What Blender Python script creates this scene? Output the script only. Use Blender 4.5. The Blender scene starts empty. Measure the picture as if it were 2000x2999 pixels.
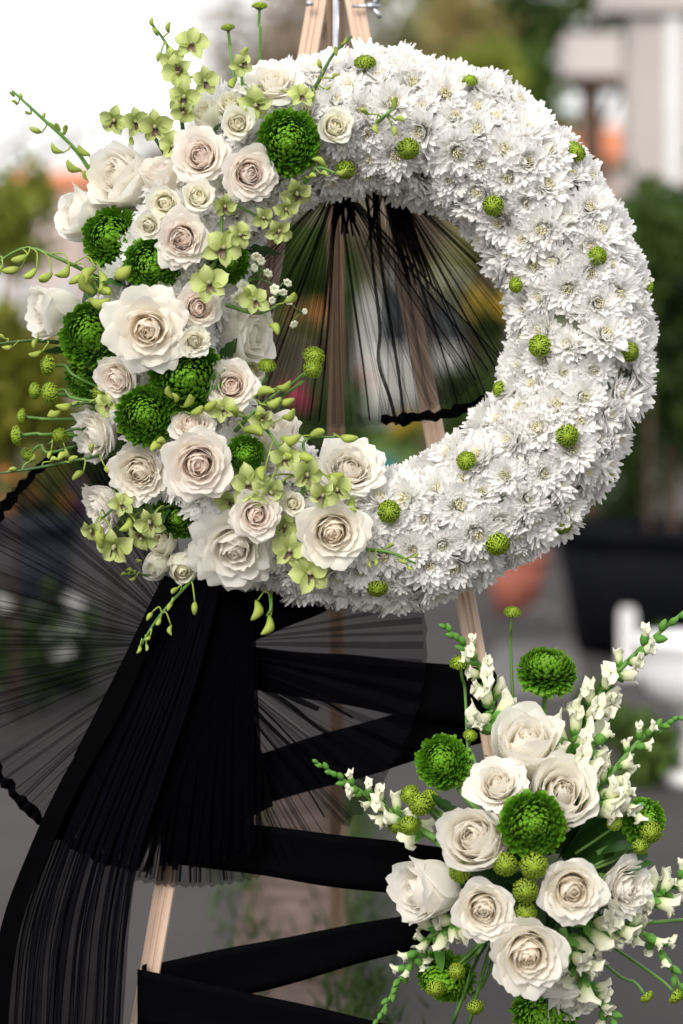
import bpy, math, random
from mathutils import Vector, Quaternion, Matrix
rnd = random.Random(7)
SC = bpy.context.scene
COL = SC.collection
R = math.radians

# ------------------------------------------------------------------ camera
F, D, CZ = 6957.0, 3.2, 1.01          # focal length in photo pixels, metres to the wreath, lens height
HOR = 1100.0                          # photo row of the horizon
cam = bpy.data.cameras.new('camera')
cam.sensor_fit = 'VERTICAL'; cam.sensor_height = 36.0; cam.sensor_width = 24.0
cam.lens = 36.0 * F / 2999.0
cam.shift_y = -(1499.5 - HOR) / 2999.0
cam.clip_start = 0.05; cam.clip_end = 2000
cam.dof.use_dof = True; cam.dof.focus_distance = 3.13; cam.dof.aperture_fstop = 2.0
cam.dof.aperture_blades = 0
camo = bpy.data.objects.new('camera', cam); COL.objects.link(camo)
camo.location = (0, -D, CZ); camo.rotation_euler = (R(90), 0, 0)
SC.camera = camo

# ------------------------------------------------------------------ sky, sun, exposure
SUN_EL, SUN_AZ = R(36), R(-22)        # azimuth from -Y (behind the camera) towards -X (left)
w = bpy.data.worlds.new('World'); SC.world = w; w.use_nodes = True
nt = w.node_tree; nt.nodes.clear()
sky = nt.nodes.new('ShaderNodeTexSky'); sky.sky_type = 'NISHITA'; sky.sun_disc = False
sky.sun_elevation = SUN_EL; sky.sun_rotation = R(180) - SUN_AZ
sky.air_density = 1.0; sky.dust_density = 3.0; sky.ozone_density = 1.0
hs = nt.nodes.new('ShaderNodeHueSaturation'); hs.inputs['Saturation'].default_value = 0.30
mx = nt.nodes.new('ShaderNodeMix'); mx.data_type = 'RGBA'; mx.inputs[0].default_value = 0.65
mx.inputs[7].default_value = (10.1, 9.95, 9.75, 1)      # even bright cloud cover
bg = nt.nodes.new('ShaderNodeBackground'); bg.inputs['Strength'].default_value = 0.085
out = nt.nodes.new('ShaderNodeOutputWorld')
nt.links.new(sky.outputs[0], hs.inputs['Color']); nt.links.new(hs.outputs[0], mx.inputs[6])
nt.links.new(mx.outputs[2], bg.inputs[0]); nt.links.new(bg.outputs[0], out.inputs[0])
sl = bpy.data.lights.new('sun', 'SUN'); sl.energy = 1.5; sl.angle = R(25); sl.color = (1.0, 0.94, 0.85)
so = bpy.data.objects.new('sun', sl); COL.objects.link(so)
sd = Vector((math.sin(SUN_AZ) * math.cos(SUN_EL), -math.cos(SUN_AZ) * math.cos(SUN_EL), math.sin(SUN_EL)))
so.rotation_euler = sd.to_track_quat('Z', 'Y').to_euler(); so.location = sd * 20
vs = SC.view_settings
vs.view_transform = 'Standard'; vs.look = 'None'; vs.gamma = 1.0; vs.exposure = 0.90; vs.use_curve_mapping = False
SC.cycles.transparent_max_bounces = 32
SC.cycles.max_bounces = 18; SC.cycles.diffuse_bounces = 18; SC.cycles.transmission_bounces = 12
SC.cycles.sample_clamp_indirect = 8.0
SC.cycles.use_denoising = True
SC.cycles.caustics_reflective = False; SC.cycles.caustics_refractive = False

# ------------------------------------------------------------------ helpers
def W(px, py, Y=0.0):                 # photo pixel at depth Y -> world point
    s = (D + Y) / F
    return Vector(((px - 1000.0) * s, Y, CZ - (py - HOR) * s))
K = 2000.0 / 1568.0
def Wd(x, y, Y=0.0): return W(x * K, y * K, Y)
M1 = K * D / F                        # metres per layout unit in the wreath plane
def lerp(a, b, t): return a + (b - a) * t
def sst(t): t = max(0, min(1, t)); return t * t * (3 - 2 * t)

def mat(name, build):
    m = bpy.data.materials.new(name); m.use_nodes = True
    nt = m.node_tree; nt.nodes.clear()
    o = nt.nodes.new('ShaderNodeOutputMaterial')
    build(nt, o); return m
def N(nt, t, **k):
    n = nt.nodes.new(t)
    for a, b in k.items(): setattr(n, a, b)
    return n
def rgb(c): return (c[0], c[1], c[2], 1)
def noise_col(nt, c1, c2, scale, detail=3.0, lo=.35, hi=.65, coord='Object', vec_scale=None):
    tc = N(nt, 'ShaderNodeTexCoord'); ns = N(nt, 'ShaderNodeTexNoise')
    ns.inputs['Scale'].default_value = scale; ns.inputs['Detail'].default_value = detail
    src = tc.outputs[coord]
    if vec_scale:
        mp = N(nt, 'ShaderNodeMapping'); mp.inputs['Scale'].default_value = vec_scale
        nt.links.new(src, mp.inputs[0]); src = mp.outputs[0]
    nt.links.new(src, ns.inputs['Vector'])
    cr = N(nt, 'ShaderNodeValToRGB'); e = cr.color_ramp.elements
    e[0].position = lo; e[0].color = rgb(c1); e[1].position = hi; e[1].color = rgb(c2)
    nt.links.new(ns.outputs[0], cr.inputs[0]); return cr.outputs[0], ns.outputs[0]
def plain(name, c1, c2=None, scale=20, rough=.6, spec=.4, bump=0, vec_scale=None, detail=3, coord='Object', metal=0, lo=.35, hi=.65):
    def b(nt, o):
        p = N(nt, 'ShaderNodeBsdfPrincipled'); p.inputs['Roughness'].default_value = rough
        p.inputs['Specular IOR Level'].default_value = spec; p.inputs['Metallic'].default_value = metal
        col, fac = noise_col(nt, c1, c2 or [x * .8 for x in c1], scale, detail, lo, hi, coord, vec_scale)
        nt.links.new(col, p.inputs['Base Color'])
        if bump:
            bp = N(nt, 'ShaderNodeBump'); bp.inputs['Strength'].default_value = bump; bp.inputs['Distance'].default_value = .01
            nt.links.new(fac, bp.inputs['Height']); nt.links.new(bp.outputs[0], p.inputs['Normal'])
        nt.links.new(p.outputs[0], o.inputs[0])
    return mat(name, b)
def petal_mat(name, c0, c1, c2=None, transl=.3, rough=.55, spec=.25, var=.06, nscale=60, streak=.25):
    """c0 at pigment 0, c1 at pigment 1; leaf-like: part of the light passes through"""
    def b(nt, o):
        at = N(nt, 'ShaderNodeAttribute', attribute_name='pig')
        cr = N(nt, 'ShaderNodeValToRGB'); e = cr.color_ramp.elements
        e[0].position = 0; e[0].color = rgb(c0); e[1].position = 1; e[1].color = rgb(c1)
        if c2:
            x = e.new(.5); x.color = rgb(c2)
        nt.links.new(at.outputs['Fac'], cr.inputs[0])
        oi = N(nt, 'ShaderNodeObjectInfo')
        tc = N(nt, 'ShaderNodeTexCoord'); ns = N(nt, 'ShaderNodeTexNoise')
        ns.inputs['Scale'].default_value = nscale; ns.inputs['Detail'].default_value = 3
        nt.links.new(tc.outputs['Object'], ns.inputs['Vector'])
        ad = N(nt, 'ShaderNodeMath', operation='ADD')
        nt.links.new(oi.outputs['Random'], ad.inputs[0]); nt.links.new(ns.outputs[0], ad.inputs[1])
        mr = N(nt, 'ShaderNodeMapRange'); mr.inputs[1].default_value = .4; mr.inputs[2].default_value = 1.6
        mr.inputs[3].default_value = 1 - var; mr.inputs[4].default_value = 1 + var * .4
        nt.links.new(ad.outputs[0], mr.inputs[0])
        h = N(nt, 'ShaderNodeHueSaturation'); nt.links.new(cr.outputs[0], h.inputs['Color']); nt.links.new(mr.outputs[0], h.inputs['Value'])
        p = N(nt, 'ShaderNodeBsdfPrincipled'); p.inputs['Roughness'].default_value = rough
        p.inputs['Specular IOR Level'].default_value = spec
        bp = N(nt, 'ShaderNodeBump'); bp.inputs['Strength'].default_value = streak; bp.inputs['Distance'].default_value = .002
        nt.links.new(ns.outputs[0], bp.inputs['Height']); nt.links.new(bp.outputs[0], p.inputs['Normal'])
        t = N(nt, 'ShaderNodeBsdfTranslucent')
        nt.links.new(h.outputs[0], p.inputs['Base Color']); nt.links.new(h.outputs[0], t.inputs[0])
        mx = N(nt, 'ShaderNodeMixShader'); mx.inputs[0].default_value = transl
        nt.links.new(p.outputs[0], mx.inputs[1]); nt.links.new(t.outputs[0], mx.inputs[2])
        nt.links.new(mx.outputs[0], o.inputs[0])
    return mat(name, b)
def sheer(name, c, alpha, var=.1):
    def b(nt, o):
        d = N(nt, 'ShaderNodeBsdfDiffuse'); d.inputs[0].default_value = rgb(c)
        t = N(nt, 'ShaderNodeBsdfTransparent')
        tc = N(nt, 'ShaderNodeTexCoord'); ns = N(nt, 'ShaderNodeTexNoise'); ns.inputs['Scale'].default_value = 25
        nt.links.new(tc.outputs['Object'], ns.inputs['Vector'])
        mr = N(nt, 'ShaderNodeMapRange'); mr.inputs[3].default_value = alpha - var; mr.inputs[4].default_value = alpha + var
        nt.links.new(ns.outputs[0], mr.inputs[0])
        mx = N(nt, 'ShaderNodeMixShader'); nt.links.new(mr.outputs[0], mx.inputs[0])
        nt.links.new(t.outputs[0], mx.inputs[1]); nt.links.new(d.outputs[0], mx.inputs[2])
        nt.links.new(mx.outputs[0], o.inputs[0])
    return mat(name, b)

MT = {}
MT['mum'] = petal_mat('white_mum_petal', (.93, .92, .82), (.965, .96, .955), transl=.46, var=.05)
MT['mumc'] = petal_mat('mum_centre', (.86, .85, .58), (.96, .93, .78), transl=.45)
MT['rose_blush'] = petal_mat('rose_blush', (.965, .935, .885), (.975, .85, .78), c2=(.972, .91, .865), transl=.5)
MT['rose_white'] = petal_mat('rose_white', (.965, .95, .91), (.97, .93, .86), transl=.5)
MT['rose_cream'] = petal_mat('rose_cream', (.965, .945, .89), (.97, .90, .80), transl=.5)
MT['rose_spray'] = petal_mat('rose_spray', (.965, .955, .89), (.96, .935, .79), transl=.5)
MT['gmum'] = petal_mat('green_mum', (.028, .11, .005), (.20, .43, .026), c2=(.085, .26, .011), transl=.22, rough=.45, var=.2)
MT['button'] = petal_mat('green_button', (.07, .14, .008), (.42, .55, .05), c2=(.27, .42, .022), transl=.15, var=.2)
MT['orchid'] = petal_mat('orchid_green', (.40, .50, .12), (.64, .72, .32), transl=.3, var=.12)
MT['lip'] = petal_mat('orchid_lip', (.10, .045, .05), (.46, .46, .26), transl=.1)
MT['bud'] = petal_mat('orchid_bud', (.18, .30, .04), (.42, .50, .10), transl=.15, var=.15)
MT['stem'] = plain('green_stem', (.085, .20, .035), (.12, .25, .05), 80, .5)
MT['dstem'] = plain('dark_stem', (.035, .085, .02), (.06, .13, .03), 80, .5)
MT['leaf'] = petal_mat('dark_leaf', (.018, .06, .012), (.04, .12, .02), transl=.15, rough=.4, spec=.4)
MT['lleaf'] = petal_mat('light_leaf', (.06, .20, .02), (.14, .34, .06), transl=.2, rough=.45)
MT['snap'] = petal_mat('snapdragon', (.40, .55, .16), (.92, .91, .80), c2=(.82, .86, .58), transl=.3)
MT['foam'] = plain('floral_foam', (.30, .34, .24), (.22, .26, .18), 90, .9)
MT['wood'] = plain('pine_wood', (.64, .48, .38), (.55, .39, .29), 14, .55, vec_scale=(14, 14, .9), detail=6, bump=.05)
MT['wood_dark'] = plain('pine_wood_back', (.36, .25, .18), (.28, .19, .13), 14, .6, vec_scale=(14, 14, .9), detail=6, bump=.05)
MT['metal'] = plain('zinc', (.55, .58, .62), (.42, .45, .5), 60, .35, metal=.9)
MT['tulle'] = sheer('black_tulle', (.004, .004, .006), .53, .06)
MT['tulle_thin'] = sheer('black_tulle_thin', (.004, .004, .006), .31, .06)
MT['crease_soft'] = sheer('black_tulle_soft_fold', (.003, .003, .0045), .62, .1)
MT['tulle_tail'] = sheer('black_tulle_double', (.003, .003, .004), .82, .05)
MT['crease'] = sheer('black_tulle_fold', (.0012, .0012, .0018), .90, .08)
MT['black'] = plain('black_cloth', (.0008, .0008, .0011), (.0011, .0011, .0015), 40, .9, .02)
MT['satin'] = plain('black_satin', (.0008, .0009, .0014), (.0011, .0012, .0018), 30, .7, .02)

# mesh building ----------------------------------------------------
def mesh(name, V, Fc, m, pig=None, smooth=True, mats=None, midx=None):
    me = bpy.data.meshes.new(name); me.from_pydata([tuple(v) for v in V], [], Fc)
    if smooth: me.polygons.foreach_set('use_smooth', [True] * len(me.polygons))
    for x in (mats or [m]): me.materials.append(x)
    if midx: me.polygons.foreach_set('material_index', midx)
    if pig is not None:
        a = me.attributes.new('pig', 'FLOAT', 'POINT'); a.data.foreach_set('value', pig)
    me.update(); return me
def link(name, me, parent=None, M=None):
    o = bpy.data.objects.new(name, me); COL.objects.link(o)
    if parent is not None: o.parent = parent
    if M is not None: o.matrix_local = M
    return o
def tag(o, label=None, cat=None, group=None, kind=None):
    if label: o['label'] = label
    if cat: o['category'] = cat
    if group: o['group'] = group
    if kind: o['kind'] = kind
    return o
def empty(name, loc=(0, 0, 0), q=None, s=1.0):
    o = bpy.data.objects.new(name, None); COL.objects.link(o); o.empty_display_size = .02
    o.location = loc
    if q is not None: o.rotation_mode = 'QUATERNION'; o.rotation_quaternion = q
    o.scale = (s, s, s); return o
class MB:
    """collects shapes into one mesh"""
    def __init__(s): s.V = []; s.F = []; s.P = []; s.MI = []
    def add(s, V, Fc, P=None, mi=0, M=None):
        b = len(s.V)
        s.V += [tuple(M @ Vector(v)) for v in V] if M is not None else [tuple(v) for v in V]
        s.F += [tuple(i + b for i in f) for f in Fc]
        s.P += list(P) if P is not None else [.5] * len(V)
        s.MI += [mi] * len(Fc); return s
    def mesh(s, name, *mats, smooth=True):
        return mesh(name, s.V, s.F, None, s.P, smooth, list(mats), s.MI)
def grid(nu, nv, f):                  # f(u 0..1, v 0..1) -> point, pigment
    V = []; P = []
    for j in range(nv):
        for i in range(nu):
            p, g = f(i / (nu - 1), j / (nv - 1)); V.append(p); P.append(g)
    Fc = [(j * nu + i, j * nu + i + 1, (j + 1) * nu + i + 1, (j + 1) * nu + i) for j in range(nv - 1) for i in range(nu - 1)]
    return V, Fc, P
def tube(pts, rad, seg=6, pig=None, cap=True):
    pts = [Vector(p) for p in pts]; V = []; Fc = []; P = []
    n = len(pts)
    if not isinstance(rad, (list, tuple)): rad = [rad] * n
    up = Vector((.31, .77, .55))
    for i, p in enumerate(pts):
        t = (pts[min(i + 1, n - 1)] - pts[max(i - 1, 0)]).normalized()
        a = t.cross(up)
        if a.length < .05: a = t.cross(Vector((1, 0, 0)))
        a.normalize(); b = t.cross(a)
        for k in range(seg):
            an = 2 * math.pi * k / seg
            V.append(p + (a * math.cos(an) + b * math.sin(an)) * rad[i]); P.append(pig[i] if pig else .5)
    for i in range(n - 1):
        for k in range(seg):
            k2 = (k + 1) % seg
            Fc.append((i * seg + k, i * seg + k2, (i + 1) * seg + k2, (i + 1) * seg + k))
    if cap:
        Fc.append(tuple(range(seg))[::-1]); Fc.append(tuple((n - 1) * seg + k for k in range(seg)))
    return V, Fc, P
def bez(pts, n):                      # smooth curve through the points
    pts = [Vector(p) for p in pts]
    if len(pts) == 2: return [pts[0].lerp(pts[1], i / (n - 1)) for i in range(n)]
    q = [pts[0] * 2 - pts[1]] + pts + [pts[-1] * 2 - pts[-2]]; o = []
    m = len(pts) - 1
    for i in range(n):
        x = i / (n - 1) * m; k = min(int(x), m - 1); t = x - k
        a, b, c, d = q[k:k + 4]
        o.append(.5 * ((2 * b) + (c - a) * t + (2 * a - 5 * b + 4 * c - d) * t * t + (3 * b - a - 3 * c + d) * t ** 3))
    return o
def box(x0, x1, y0, y1, z0, z1, bev=0):
    V = [(x, y, z) for z in (z0, z1) for y in (y0, y1) for x in (x0, x1)]
    return V, [(0, 2, 3, 1), (4, 5, 7, 6), (0, 1, 5, 4), (2, 6, 7, 3), (0, 4, 6, 2), (1, 3, 7, 5)]
def lathe(prof, seg=24):
    V = []; Fc = []
    for r, z in prof:
        for k in range(seg):
            a = 2 * math.pi * k / seg; V.append((r * math.cos(a), r * math.sin(a), z))
    for i in range(len(prof) - 1):
        for k in range(seg):
            k2 = (k + 1) % seg
            Fc.append((i * seg + k, i * seg + k2, (i + 1) * seg + k2, (i + 1) * seg + k))
    return V, Fc
def axis_q(ax, ay, roll=0.0):         # ax right, ay down in the photo; the rest points at the viewer
    l = math.hypot(ax, ay)
    if l > .999: ax, ay = ax / l * .999, ay / l * .999
    a = Vector((ax, -math.sqrt(max(0, 1 - ax * ax - ay * ay)), -ay)).normalized()
    return a, a.to_track_quat('Z', 'Y') @ Quaternion((0, 0, 1), roll)
# ------------------------------------------------------------------ flowers
def rose_petals(kind, seed):
    r_ = random.Random(seed * 97 + hash(kind) % 1 + len(kind))
    spec = {  # petals, openness, ruffle, inner length, outer length
        'open':   (54, .72, .9, .74, 1.00), 'cup':    (40, .18, .7, .82, 1.05), 'reflex': (42, 1.12, 1.3, .76, 1.16),
        'garden': (64, .66, 1.8, .72, .98), 'spray':  (32, .50, 1.0, .74, .95), 'bud': (13, -.05, .5, .85, 1.05)}[kind]
    n, op, ruf, L0, L1 = spec
    res = []
    for i in range(n):
        t = (i / (n - 1)) ** .88
        th = i * 2.39996 + r_.uniform(-.18, .18)
        L = lerp(L0, L1, t ** .9) * (1 + r_.uniform(-.06, .06))
        a0 = R(lerp(74, 24 + (1 - op) * 22, t ** 1.0)); a1 = R(lerp(97, 62 + (1 - op) * 26, t ** 1.2) + r_.uniform(-6, 6)); en = lerp(84, -30, op)
        a2 = R((lerp(128, 102, t / .5) if t < .5 else lerp(102, en, ((t - .5) / .5) ** 1.1)) + r_.uniform(-12, 12))
        r0 = .012 + .16 * t; wmax = lerp(.26, .60, t ** .7) * (1 + r_.uniform(-.1, .1))
        nv = 9; prof = [(r0, -.02 * t)]; m = 24
        for k in range(m):
            v = (k + .5) / m
            a = lerp(a0, a1, sst(v / .5)) if v < .5 else lerp(a1, a2, sst((v - .45) / .55))
            prof.append((max(.006, prof[-1][0] + math.cos(a) * L / m), prof[-1][1] + math.sin(a) * L / m))
        def at(v):
            x = min(max(v, 0), .9999) * m; k = int(x); f = x - k
            return lerp(prof[k][0], prof[k + 1][0], f), lerp(prof[k][1], prof[k + 1][1], f)
        ph1, ph2 = r_.uniform(0, 6.28), r_.uniform(0, 6.28); f1 = r_.uniform(.9, 1.7); f2 = r_.uniform(2.2, 3.4)
        curl = r_.uniform(.0, .16) * t * max(op, .25); nick = r_.uniform(-.05, .10) * t
        er = Vector((math.cos(th), math.sin(th), 0)); et = Vector((-math.sin(th), math.cos(th), 0))
        flat = lerp(1.0, 1.35, t); tw = r_.uniform(-.06, .06) * t
        def f(u, v):
            u = u * 2 - 1
            vv = v * (1 - .17 * abs(u) ** 2.2 - nick * math.exp(-(u / .25) ** 2))
            r, z = at(vv)
            wv = wmax * (.30 + .70 * math.sin(math.pi * min(1, .08 + .62 * vv ** .8)))
            wv *= 1 - .42 * max(0, (v - .62) / .38) ** 2; rho = max(r * flat, .085); phi = max(-2.5, min(2.5, u * wv / rho))
            r += .035 * u * (.4 + .6 * t)
            rf = ruf * vv ** 3 * (.026 * math.sin(f1 * math.pi * u + ph1) + .016 * math.sin(f2 * math.pi * u + ph2)) * (.35 + .65 * t)
            cb = curl * max(0, abs(u) - .35) ** 1.5 * vv ** 2 * 2
            p = er * (r - rho * (1 - math.cos(phi)) + rf + cb) + et * (rho * math.sin(phi))
            p.z = z + rf * .9 * (1 if t > .4 else .4) - cb * .6 + tw * u * vv
            pg = (1 - t) ** 1.15 * (1 - .25 * vv) + .12 * (1 - vv)
            return p, max(0, min(1, pg))
        nu = 9 if t > .35 else 7
        res.append(grid(nu, nv, f))
    mxr = sorted(max(math.hypot(v[0], v[1]) for v in V) for V, _, _ in res)[-3]
    top = max(v[2] for V, _, _ in res for v in V)
    return [([Vector(v) / mxr for v in V], Fc, P) for V, Fc, P in res], top / mxr
ROSE = {}
def rose_kind(kind, tint, seed):
    k = (kind, tint, seed)
    if k in ROSE: return ROSE[k]
    ps, top = rose_petals(kind, seed)
    cut = int(len(ps) * (.42 if kind != 'bud' else .3))
    c = MB()
    for V, Fc, P in ps[:cut]: c.add(V, Fc, P)
    parts = [('flower_centre', c.mesh('rose_centre', MT['rose_' + tint]))]
    for V, Fc, P in ps[cut:]: parts.append(('petal', mesh('rose_petal', V, Fc, MT['rose_' + tint], P)))
    s = MB()
    for q in range(5):
        th = q * 1.2566
        def f(u, v, th=th):
            u = u * 2 - 1; r = .10 + .34 * v; wd = .11 * math.sin(math.pi * (.2 + .8 * v)) + .004
            return Vector((math.cos(th) * r - math.sin(th) * u * wd, math.sin(th) * r + math.cos(th) * u * wd, -.10 - .10 * v * v)), .5
        s.add(*grid(3, 5, f))
    s.add(*tube([(0, 0, .02), (0, 0, -.14), (0, 0, -.28), (.02, 0, -.9)], [.10, .15, .06, .05], 8))
    parts.append(('sepals', s.mesh('rose_sepals', MT['lleaf'])))
    ROSE[k] = (parts, top); return ROSE[k]
def rose(center, ax, ay, diam, kind, tint, label, group, name='rose', seed=None):
    seed = rnd.randint(1, 5) if seed is None else seed
    parts, top = rose_kind(kind, tint, seed)
    a, q = axis_q(ax, ay, rnd.uniform(0, 6.28))
    s = diam / 2
    e = empty(name, center - a * (top * .55 * s), q, s)
    e.scale = (s * rnd.uniform(.93, 1.05), s * rnd.uniform(.93, 1.05), s * rnd.uniform(.88, 1.05))
    for nm, me in parts: link(nm, me, e)
    return tag(e, label, 'rose', group)

def strip_petal(path, width, cup, mb, side, nrm, pigs, mi=0):
    """narrow petal: path points, widths, a channelled 3-vertex section"""
    V = []; P = []
    for p, wd, n, g in zip(path, width, nrm, pigs):
        V += [p - side * wd + n * cup * wd, p - n * cup * wd * .5, p + side * wd + n * cup * wd]; P += [g, g, g]
    n = len(path); Fc = []
    for j in range(n - 1):
        for i in range(2): Fc.append((j * 3 + i, j * 3 + i + 1, (j + 1) * 3 + i + 1, (j + 1) * 3 + i))
    mb.add(V, Fc, P, mi)
def white_mum(seed):
    r_ = random.Random(seed); mb = MB()
    op = r_.uniform(-5, 13)
    for n, L, el, wd in ((24, 1.0, 5, .135), (23, .99, 21, .135), (22, .94, 36, .13), (20, .84, 50, .12), (17, .70, 62, .105), (14, .55, 73, .085)):
        off = r_.uniform(0, 6.28)
        for k in range(n):
            if r_.random() < .04: continue
            th = off + 6.2832 * k / n + r_.uniform(-.12, .12); e = R(el + op + r_.uniform(-12, 12)); l = L * r_.uniform(.80, 1.10)
            er = Vector((math.cos(th), math.sin(th), 0)); side = Vector((-math.sin(th), math.cos(th), 0))
            path = []; nr = []; p = er * .07; bend = R(r_.uniform(-2, 26)); tw = r_.uniform(-.25, .25)
            for j in range(5):
                path.append(Vector(p)); a = e + bend * (j / 4 - .2)
                nr.append(Vector((0, 0, 1)) * math.cos(a) - er * math.sin(a))
                p = p + (er * math.cos(a) + Vector((0, 0, math.sin(a)))) * (l / 4.2)
            w_ = wd * r_.uniform(.85, 1.15)
            sd = (side + nr[0] * tw).normalized()
            strip_petal(path, [w_ * x for x in (.35, .78, 1.0, .95, .30)], r_.uniform(.2, .5), mb, sd, nr, [.15, .55, .85, 1, 1])
    c = MB()
    for k in range(20):
        rr = .02 + .13 * math.sqrt(k / 20); th = k * 2.4
        b = Vector((rr * math.cos(th), rr * math.sin(th), .24)); t = b * 1.2 + Vector((0, 0, .20 + r_.uniform(0, .14) - rr * .3))
        c.add(*tube([b, b.lerp(t, .7), t], [.022, .034, .018], 4, [0, .6, 1]))
    return mb.mesh('white_mum_%d' % seed, MT['mum']), c.mesh('mum_centre_%d' % seed, MT['mumc'])
def green_mum(seed):
    r_ = random.Random(seed); mb = MB(); n = 470; Z = Vector((0, 0, 1))
    for k in range(n):
        f = (k + .5) / n; ph = math.acos(max(-1, 1 - f * 1.52)); th = k * 2.39996 + r_.uniform(-.12, .12)
        d = Vector((math.sin(ph) * math.cos(th), math.sin(ph) * math.sin(th), math.cos(ph)))
        tau = Vector((-math.cos(ph) * math.cos(th), -math.cos(ph) * math.sin(th), math.sin(ph)))
        side = Vector((-math.sin(th), math.cos(th), 0))
        L = lerp(.30, .52, min(1, ph / 1.3)) * r_.uniform(.8, 1.15)
        k_ = lerp(.75, .45, min(1, ph / 1.2)) if ph < 1.35 else lerp(.45, -.25, min(1, (ph - 1.35) / .6))
        k_ += r_.uniform(-.12, .12); dip = .12 * math.exp(-(ph / .35) ** 2)
        wd = lerp(.040, .072, min(1, ph / .9)) * r_.uniform(.85, 1.15); path = []; nr = []
        sw = r_.uniform(-.10, .10)
        for j in range(5):
            s = j / 4
            path.append(d * (.50 - dip + L * math.sin(s * 1.45)) + tau * (k_ * L * s * s) + side * (sw * s * s * L))
            nr.append((tau - d * .3).normalized() if k_ > 0 else d)
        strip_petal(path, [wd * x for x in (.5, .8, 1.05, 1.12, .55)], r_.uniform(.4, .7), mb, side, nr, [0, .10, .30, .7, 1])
    s = MB(); s.add(*lathe([(.05, .1), (.40, .02), (.30, -.26), (.09, -.36), (.07, -.40)], 10))
    return mb.mesh('green_mum_%d' % seed, MT['gmum']), s.mesh('calyx', MT['dstem'])
def button(seed):
    r_ = random.Random(seed); mb = MB(); n = 230
    for k in range(n):
        f = (k + .5) / n; ph = math.acos(max(-1, 1 - f * 1.18)); th = k * 2.39996 + r_.uniform(-.15, .15)
        d = Vector((math.sin(ph) * math.cos(th), math.sin(ph) * math.sin(th), math.cos(ph)))
        tau = Vector((-math.cos(ph) * math.cos(th), -math.cos(ph) * math.sin(th), math.sin(ph)))
        side = Vector((-math.sin(th), math.cos(th), 0)); hh = r_.uniform(.8, 1.25)
        wd = lerp(.042, .07, min(1, ph)) * r_.uniform(.85, 1.15); path = []; nr = []; dip = .16 * math.exp(-(ph / .4) ** 2)
        for a, b in ((.70, -.02), (.86, .02), (.96, .10), (.93, .21)):
            p = d * (.70 + (a - .70) * hh - dip) + tau * b * hh; path.append(Vector((p.x, p.y, p.z * .66))); nr.append((tau - d * .4).normalized())
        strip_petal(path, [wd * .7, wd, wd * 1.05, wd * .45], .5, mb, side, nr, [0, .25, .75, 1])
    s = MB(); s.add(*lathe([(.02, .40), (.30, .36), (.58, .20), (.70, .0), (.62, -.16), (.34, -.34), (.12, -.44), (.10, -.5)], 12))
    return mb.mesh('button_%d' % seed, MT['button']), s.mesh('button_calyx_%d' % seed, MT['dstem'])
WM = [white_mum(i) for i in range(10)]
GM = [green_mum(i) for i in range(3)]
BT = [button(i) for i in range(3)]

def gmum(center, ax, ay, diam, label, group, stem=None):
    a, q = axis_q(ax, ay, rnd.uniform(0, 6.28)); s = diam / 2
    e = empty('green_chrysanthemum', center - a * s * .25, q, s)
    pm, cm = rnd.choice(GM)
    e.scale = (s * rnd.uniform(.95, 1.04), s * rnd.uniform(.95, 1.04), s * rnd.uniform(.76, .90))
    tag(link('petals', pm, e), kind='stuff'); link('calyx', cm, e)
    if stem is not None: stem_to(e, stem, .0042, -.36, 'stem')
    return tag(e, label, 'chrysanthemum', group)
def stem_to(e, pts, rad, z0, mname):
    e2 = Matrix.LocRotScale(e.location, e.rotation_quaternion, e.scale); inv = e2.inverted()
    p0 = e2 @ Vector((0, 0, z0))
    cv = bez([p0, p0 + (e2.to_3x3() @ Vector((0, 0, -1))).normalized() * .02] + list(pts), 9)
    V, Fc, P = tube(cv, rad, 6)
    link('stem', mesh('flower_stem', [inv @ v for v in V], Fc, MT[mname], P), e)
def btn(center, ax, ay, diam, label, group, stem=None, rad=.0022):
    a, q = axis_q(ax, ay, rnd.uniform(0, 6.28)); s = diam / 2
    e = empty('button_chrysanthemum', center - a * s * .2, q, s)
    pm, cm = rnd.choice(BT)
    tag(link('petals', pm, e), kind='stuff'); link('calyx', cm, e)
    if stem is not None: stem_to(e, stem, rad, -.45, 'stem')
    return tag(e, label, 'chrysanthemum', group)

# orchid: bloom pieces and bud in unit size
def orchid_piece(wd, cup, seed):
    r_ = random.Random(seed)
    tw = r_.uniform(-.15, .15)
    def f(u, v):
        u = u * 2 - 1; x = .06 + .94 * v; ww = wd * (math.sin(math.pi * min(1, .10 + .86 * v)) ** .65) * (1 if v < .98 else .35)
        return Vector((u * ww, x * (1 - .06 * u * u), cup * (u * u * ww * 1.2) + .22 * math.sin(v * 2.4) + tw * u * v * .5)), .25 + .75 * v - .25 * abs(u)
    V, Fc, P = grid(5, 6, f)
    return mesh('orchid_petal', V, Fc, MT['orchid'], P)
OP = {'petal': [orchid_piece(.46, .35, i) for i in (1, 2)], 'sepal': [orchid_piece(.34, .45, i) for i in (3, 4, 5)]}
def _lip():
    mb = MB()
    def f(u, v):
        u = u * 2 - 1; a = u * 1.5
        return Vector((math.sin(a) * (.12 + .12 * v), -.05 - .38 * v, .30 - .24 * math.cos(a) * (1 - .3 * v) + .10 * v)), .1 + .5 * abs(u) * v
    mb.add(*grid(7, 5, f))
    mb.add(*tube([(0, .02, .0), (0, .05, .22), (0, -.02, .36)], [.10, .11, .06], 7, [1, .8, .6]))
    return mb.mesh('orchid_lip', MT['lip'])
LIP = _lip()
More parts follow.
